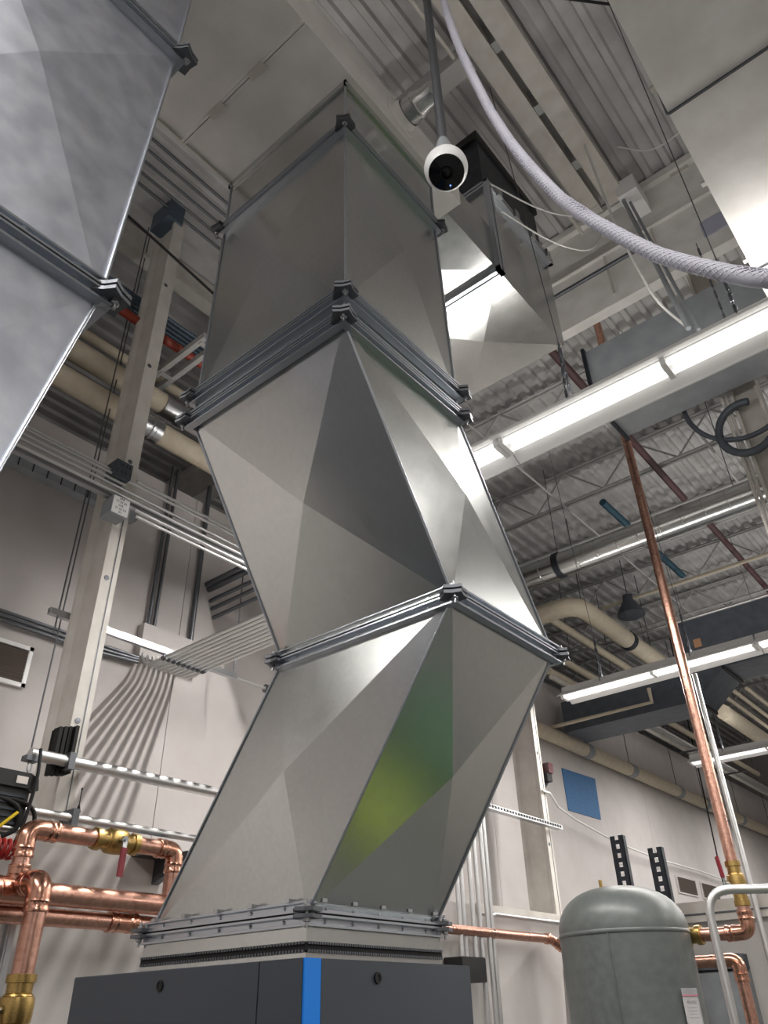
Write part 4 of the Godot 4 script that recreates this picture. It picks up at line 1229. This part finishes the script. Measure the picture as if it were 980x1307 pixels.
	for q in [Vector3(8.52, 3.89, -4.60), Vector3(8.70, 3.89, -4.60), Vector3(9.35, 3.87, -4.85), Vector3(10.51, 3.93, -5.2), Vector3(11.56, 3.82, -5.22), Vector3(12.36, 3.78, -5.25), Vector3(13.54, 3.75, -5.28), Vector3(15.29, 3.76, -5.3), Vector3(18, 3.70, -5.32), Vector3(21, 3.68, -5.32)]: cp.append(q)
	line_thing("white_cable", cp, 0.014, M.cable_white, "white cable sagging along the tall wall from the right column", "cable", "", 8)
	# long cream pipe with bands
	t = thing("insulated_pipe", "long cream pipe with steel bands along the tall wall", "pipe", Vector3(14, 5.1, -5.3))
	g = G.new(); g.tube([Vector3(9.2, 5.1, -5.28), Vector3(25.5, 5.1, -5.28)], 0.105, 16)
	part("insulation", g, M.cream, t)
	for xx in [11.3, 12.9, 14.95, 16.3, 18.4, 20.6]:
		g = G.new(); g.lathe(Vector3(xx, 5.1, -5.28), X(1), [Vector2(0, 0.105), Vector2(0, 0.118), Vector2(0.05, 0.112), Vector2(0.12, 0.112), Vector2(0.13, 0.12), Vector2(0.17, 0.118), Vector2(0.17, 0.105)], 16)
		part("band", g, M.gray_duct, t)
		g = G.new(); g.rod(Vector3(xx + 0.08, 5.2, -5.28), Vector3(xx + 0.08, 8.6, -5.28), 0.008, 5)
		part("hanger_rod", g, M.dull_steel, t)
	line_thing("black_cable", [Vector3(16.3, 8.6, -5.14), Vector3(15.9, 3.4, -5.14)], 0.014, M.black, "thin black cable running straight down the far tall wall", "cable", "", 6)

func build_tank():
	var c := Vector3(5.84, 0, -2.66); var r := 0.447
	var t := thing("air_tank", "grey domed air receiver tank at lower right", "tank", c)
	var g := G.new()
	g.lathe(c, Y(1), [Vector2(0.25, r * 0.6), Vector2(0.32, r), Vector2(2.11, r)], 64)
	part("shell", g, M.tank, t)
	g = G.new()
	var prof: Array = []
	for k in 13:
		var a := PI * 0.5 * k / 12.0
		prof.append(Vector2(2.135 + 0.285 * sin(a), r * pow(cos(a), 0.8)))
	prof[12] = Vector2(2.42, 0.0)
	g.lathe(c, Y(1), [Vector2(2.11, r)] + prof, 64)
	part("dome", g, M.tank, t)
	g = G.new()
	g.lathe(c, Y(1), [Vector2(2.095, r), Vector2(2.10, r + 0.005), Vector2(2.115, r + 0.006), Vector2(2.123, r)], 64)
	part("weld_seam", g, M.tank, t)
	g = G.new()
	var d := Vector3(-0.98, 0, 0.20).normalized()
	g.rod(c + d * r + Y(0.4), c + d * r + Y(2.10), 0.006, 6)
	part("vertical_weld", g, M.tank, t)
	g = G.new()
	for k in 3:
		var a := TAU * k / 3.0
		g.box(c + Vector3(cos(a) * 0.33 - 0.04, 0, sin(a) * 0.33 - 0.04), c + Vector3(cos(a) * 0.33 + 0.04, 0.4, sin(a) * 0.33 + 0.04))
	part("feet", g, M.tank, t)
	g = G.new()
	g.lathe(c + Vector3(0.1, 2.36, -0.16), Y(1), [Vector2(0, 0.022), Vector2(0.06, 0.022), Vector2(0.06, 0.014), Vector2(0.13, 0.014), Vector2(0.13, 0)], 8)
	part("top_fitting", g, M.brass, t)
	# document bag taped to the tank
	var e := Vector3(-0.05, 0, 1).normalized()
	var s := Vector3(1, 0, 0.05).normalized()
	e = Vector3(-0.30, 0, 0.954).normalized(); s = Vector3(0.954, 0, 0.30).normalized()
	var o := c + e * (r + 0.012)
	var b := thing("document_bag", "clear zip bag holding printed white papers, taped on the grey tank", "bag", o + Y(1.6))
	g = G.new(); g.obox(o + Y(1.635), s * 0.065, Y(0.09), e * 0.004)
	part("paper", g, M.paper, b)
	g = G.new(); g.obox(o + Y(1.65) + e * 0.006, s * 0.075, Y(0.125), e * 0.001)
	part("film", g, M.bag, b)
	g = G.new(); g.obox(o + Y(1.735) + e * 0.008, s * 0.073, Y(0.004), e * 0.002)
	part("zip_strip", g, M.pink, b)
	var f := SystemFont.new(); f.font_names = PackedStringArray(["Droid Sans"])
	var tm := TextMesh.new(); tm.font = f; tm.text = "Sentec"
	tm.font_size = 24; tm.pixel_size = 0.028 / 24.0; tm.depth = 0.001
	var l := part("print", tm, M.ink, b)
	l.transform = Transform3D(Basis(s, Vector3.UP, s.cross(Vector3.UP)), o + Y(1.70) + s * 0.012 + e * 0.005 - b.position)
	g = G.new(); g.prism([Vector2(-0.042, 1.695), Vector2(-0.03, 1.692), Vector2(-0.024, 1.701), Vector2(-0.03, 1.712), Vector2(-0.034, 1.702)], o + e * 0.004, s, Y(1), e * 0.001)
	part("print_mark", g, M.ink, b)
	g = G.new()
	for k in 4: g.obox(o + Y(1.67 - 0.018 * k) + s * (0.004 * (k % 2)) + e * 0.0045, s * (0.045 - 0.006 * (k % 3)), Y(0.0022), e * 0.0005)
	part("print_lines", g, M.gray_duct, b)

# ---------------------------------------------------------------- camera, hose, loose wires
func build_hanging_things():
	var c := Vector3(1.255, 3.905, -0.73)
	var to := (Vector3(0, 1.65, 0) - c).normalized()
	var t := thing("security_camera", "white bullet camera with dark glass face hanging on a grey pole", "camera", c)
	var f := Vector3(to.x * 0.42, to.y, to.z * 0.42).normalized()
	var g := G.new()
	var prof: Array = []
	for k in 15:
		var a := PI * (k / 14.0)
		if a < 2.1: prof.append(Vector2(-cos(a) * 0.070, sin(a) * 0.070))
	prof.append(Vector2(0.0406, 0.057)); prof.append(Vector2(0.037, 0.055))
	g.lathe(c, f, prof, 40)
	part("housing", g, M.white_plastic, t)
	g = G.new()
	g.lathe(c, f, [Vector2(0.030, 0.056), Vector2(0.039, 0.0555), Vector2(0.047, 0.022), Vector2(0.043, 0.021), Vector2(0.043, 0)], 40)
	part("face_glass", g, M.black_gloss, t)
	g = G.new()
	g.lathe(c, f, [Vector2(0.043, 0.020), Vector2(0.051, 0.0195), Vector2(0.051, 0.017), Vector2(0.044, 0.014), Vector2(0.048, 0.0)], 24)
	part("lens", g, M.black_gloss, t)
	g = G.new()
	var rt := f.cross(Vector3.UP).normalized(); var uu := rt.cross(f)
	g.lathe(c + f * 0.044 - uu * 0.040 - rt * 0.008, f, [Vector2(0, 0.0028), Vector2(0.001, 0.0028), Vector2(0.002, 0)], 8)
	part("status_lamp", g, M.led, t)
	g = G.new()
	g.lathe(c + Vector3(0, 0.055, 0), Y(1), [Vector2(0, 0.028), Vector2(0.06, 0.028), Vector2(0.085, 0.02), Vector2(0.1, 0.017), Vector2(0.1, 0)], 16)
	part("neck", g, M.gray_duct, t)
	g = G.new(); g.rod(c + Y(0.12), Vector3(c.x, 8.7, c.z), 0.016, 12)
	part("pole", g, M.dull_steel, t)
	# woven white hose swinging in from the roof towards the viewer
	var hp: Array = [Vector3(1.165, 5.3, -0.63), Vector3(1.16, 4.79, -0.61), Vector3(1.15, 4.55, -0.595), Vector3(1.13, 4.25, -0.56), Vector3(1.11, 4.02, -0.525), Vector3(1.09, 3.71, -0.475), Vector3(1.06, 3.47, -0.425), Vector3(1.03, 3.27, -0.375), Vector3(1.0, 3.06, -0.315), Vector3(0.97, 2.90, -0.255), Vector3(0.945, 2.78, -0.205), Vector3(0.925, 2.68, -0.16), Vector3(0.90, 2.595, -0.115), Vector3(0.88, 2.52, -0.07), Vector3(0.86, 2.46, -0.03), Vector3(0.83, 2.40, 0.04), Vector3(0.78, 2.33, 0.16), Vector3(0.7, 2.28, 0.35)]
	var cv := Curve3D.new()
	for i in hp.size():
		var tan: Vector3 = (hp[mini(i + 1, hp.size() - 1)] - hp[maxi(i - 1, 0)]) / 6.0
		cv.add_point(hp[i], -tan, tan)
	g = G.new()
	var cps: Array = []
	for q in cv.tessellate(5, 2): cps.append(q)
	g.tube(cps, 0.0125, 14)
	var hs := single("woven_hose", g, M.hose, "white woven hose drooping across the upper right towards the viewer", "hose")
	# braid: two crossed helical yarns
	for s in [1.0, -1.0]:
		g = G.new()
		var L := cv.get_baked_length()
		for y in 8:
			var ps: Array = []
			var n := 420
			for k in n:
				var dist := L * k / (n - 1.0)
				var p := cv.sample_baked(dist); var p2 := cv.sample_baked(minf(dist + 0.01, L)); var p1 := cv.sample_baked(maxf(dist - 0.01, 0.0))
				var dd := (p2 - p1).normalized()
				var sd := dd.cross(Vector3(0.2, 0.1, 1)).normalized(); var od := dd.cross(sd)
				var a: float = s * dist * 55.0 + TAU * y / 8.0
				ps.append(p + (sd * cos(a) + od * sin(a)) * 0.0123)
			g.tube(ps, 0.0010, 4)
		part("braid", g, M.hose, hs)
	# loose wires
	line_thing("loose_wire", [Vector3(2.6, 8.3, -0.75), Vector3(3.0, 8.1, -0.62), Vector3(3.4, 8.2, -0.3), Vector3(3.5, 8.5, -0.2)], 0.012, M.black, "black loose wire across the deck at the upper right", "wire", "", 6)
	line_thing("loose_wire", fillet([Vector3(3.3, 7.0, -1.55), Vector3(3.7, 6.9, -1.35), Vector3(4.1, 7.1, -1.2), Vector3(4.4, 7.5, -1.1)], 0.3), 0.007, M.cable_white, "upper thin white wire looping from the far shiny duct", "wire", "", 6)
	line_thing("loose_wire", fillet([Vector3(3.4, 6.75, -1.54), Vector3(3.8, 6.6, -1.35), Vector3(4.2, 6.75, -1.2), Vector3(4.5, 7.3, -1.1)], 0.3), 0.007, M.cable_white, "lower thin white wire looping from the far shiny duct", "wire", "", 6)
	line_thing("loose_wire", fillet([Vector3(4.7, 8.5, -0.85), Vector3(4.75, 8.2, -0.6), Vector3(4.8, 8.3, -0.3)], 0.3), 0.007, M.cable_white, "thin white wire sagging across the deck near the girder", "wire", "", 6)
	line_thing("loose_wire", [Vector3(1.75, 8.5, -1.6), Vector3(2.0, 8.45, -1.45), Vector3(2.3, 8.5, -1.2)], 0.02, M.black, "black wire on the deck above the white plenum", "wire", "", 6)
	# hose loops by the interior column
	for k in 2:
		var pp: Array = []
		for j in 22:
			var a := lerpf([2.9, 1.2][k], [5.6, 5.4][k], j / 21.0)
			pp.append(Vector3(5.75, [6.1, 5.68][k] + sin(a) * [0.52, 0.25][k], [-0.75, -0.78][k] + cos(a) * [0.46, 0.22][k]))
		line_thing("black_hose", pp, 0.022 if k == 0 else 0.034, M.dark_duct, ["wide loop of dark hose left of the whitish right column", "tight dark hose coil against the whitish right column"][k], "hose", "", 8)
	# chain hung bracket and drop rods near the strip light
	var tr := thing("drop_strut", "slotted strut with chain hanging above the nearest strip light", "strut", Vector3(4.55, 5.7, -0.6))
	g = G.new(); g.rod(Vector3(5.06, 8.24, -1.02), Vector3(4.4, 5.72, -0.73), 0.02, 8); g.rod(Vector3(5.12, 8.24, -0.98), Vector3(4.46, 5.72, -0.68), 0.014, 8)
	part("strut", g, M.gray_duct, tr)
	g = G.new()
	for k in 14: g.obox(Vector3(4.5, 5.75 + 0.06 * k, -0.50), X(0.008), Y(0.034), Z(0.008 if k % 2 == 0 else 0.003))
	part("chain", g, M.dull_steel, tr)
	line_thing("white_cable", fillet([Vector3(4.35, 8.3, -1.05), Vector3(4.4, 7.0, -1.0), Vector3(4.5, 6.2, -0.9), Vector3(4.8, 6.1, -0.8)], 0.4), 0.011, M.cable_white, "white drop cable hanging from the white junction box", "cable", "", 8)
	line_thing("conduit", [Vector3(5.1, 7.55, -2.2), Vector3(5.1, 7.55, -0.95)], 0.022, M.dull_steel, "dark level rod in front of the white girder panels", "rod")
	# coloured machine that the lowest shiny panel mirrors
	var m := thing("storage_bin", "low green bin on the floor, outside the picture, mirrored in the lowest duct panel", "bin", Vector3(4.45, 0, 0.7))
	g = G.new(); g.box(Vector3(3.9, 0, 0.25), Vector3(5.0, 0.55, 1.15), 0.03)
	part("body", g, M.green, m)
	g = G.new(); g.box(Vector3(3.88, 0.5, 0.23), Vector3(5.02, 0.56, 1.17), 0.01)
	part("lid", g, M.green, m)
	m = thing("storage_bin", "small yellow-green bin beside the green one, mirrored in the duct", "bin", Vector3(3.75, 0, -0.05))
	g = G.new(); g.box(Vector3(3.5, 0, -0.38), Vector3(3.96, 0.35, 0.2), 0.02)
	part("body", g, M.lime, m)
	g = G.new(); g.box(Vector3(3.49, 0.31, -0.39), Vector3(3.97, 0.36, 0.21), 0.01)
	part("lid", g, M.lime, m)

func _ready():
	# camera
	var cam := Camera3D.new()
	cam.name = "camera"
	add_child(cam)
	cam.position = Vector3(0, 1.65, 0)
	cam.rotation_degrees = Vector3(33.492, -50.884, -1.4755)
	cam.fov = 67.5
	cam.near = 0.02
	cam.current = true
	# exposure and the dim air outside (the room is closed)
	var we := WorldEnvironment.new()
	we.name = "environment"
	var env := Environment.new()
	env.background_mode = Environment.BG_COLOR
	env.background_color = Color(0.5, 0.55, 0.6)
	env.tonemap_mode = Environment.TONE_MAPPER_LINEAR
	env.tonemap_exposure = 1.0
	env.sdfgi_enabled = true
	env.ssao_enabled = true
	env.ssil_enabled = true
	we.environment = env
	add_child(we)
	make_materials()
	build_lights()
	build_room()
	build_plenums()
	build_columns()
	build_roof_steel()
	build_main_duct()
	build_left_duct()
	build_far_duct()
	build_cabinet()
	build_left_services()
	build_copper_left()
	build_right_services()
	build_hanging_things()
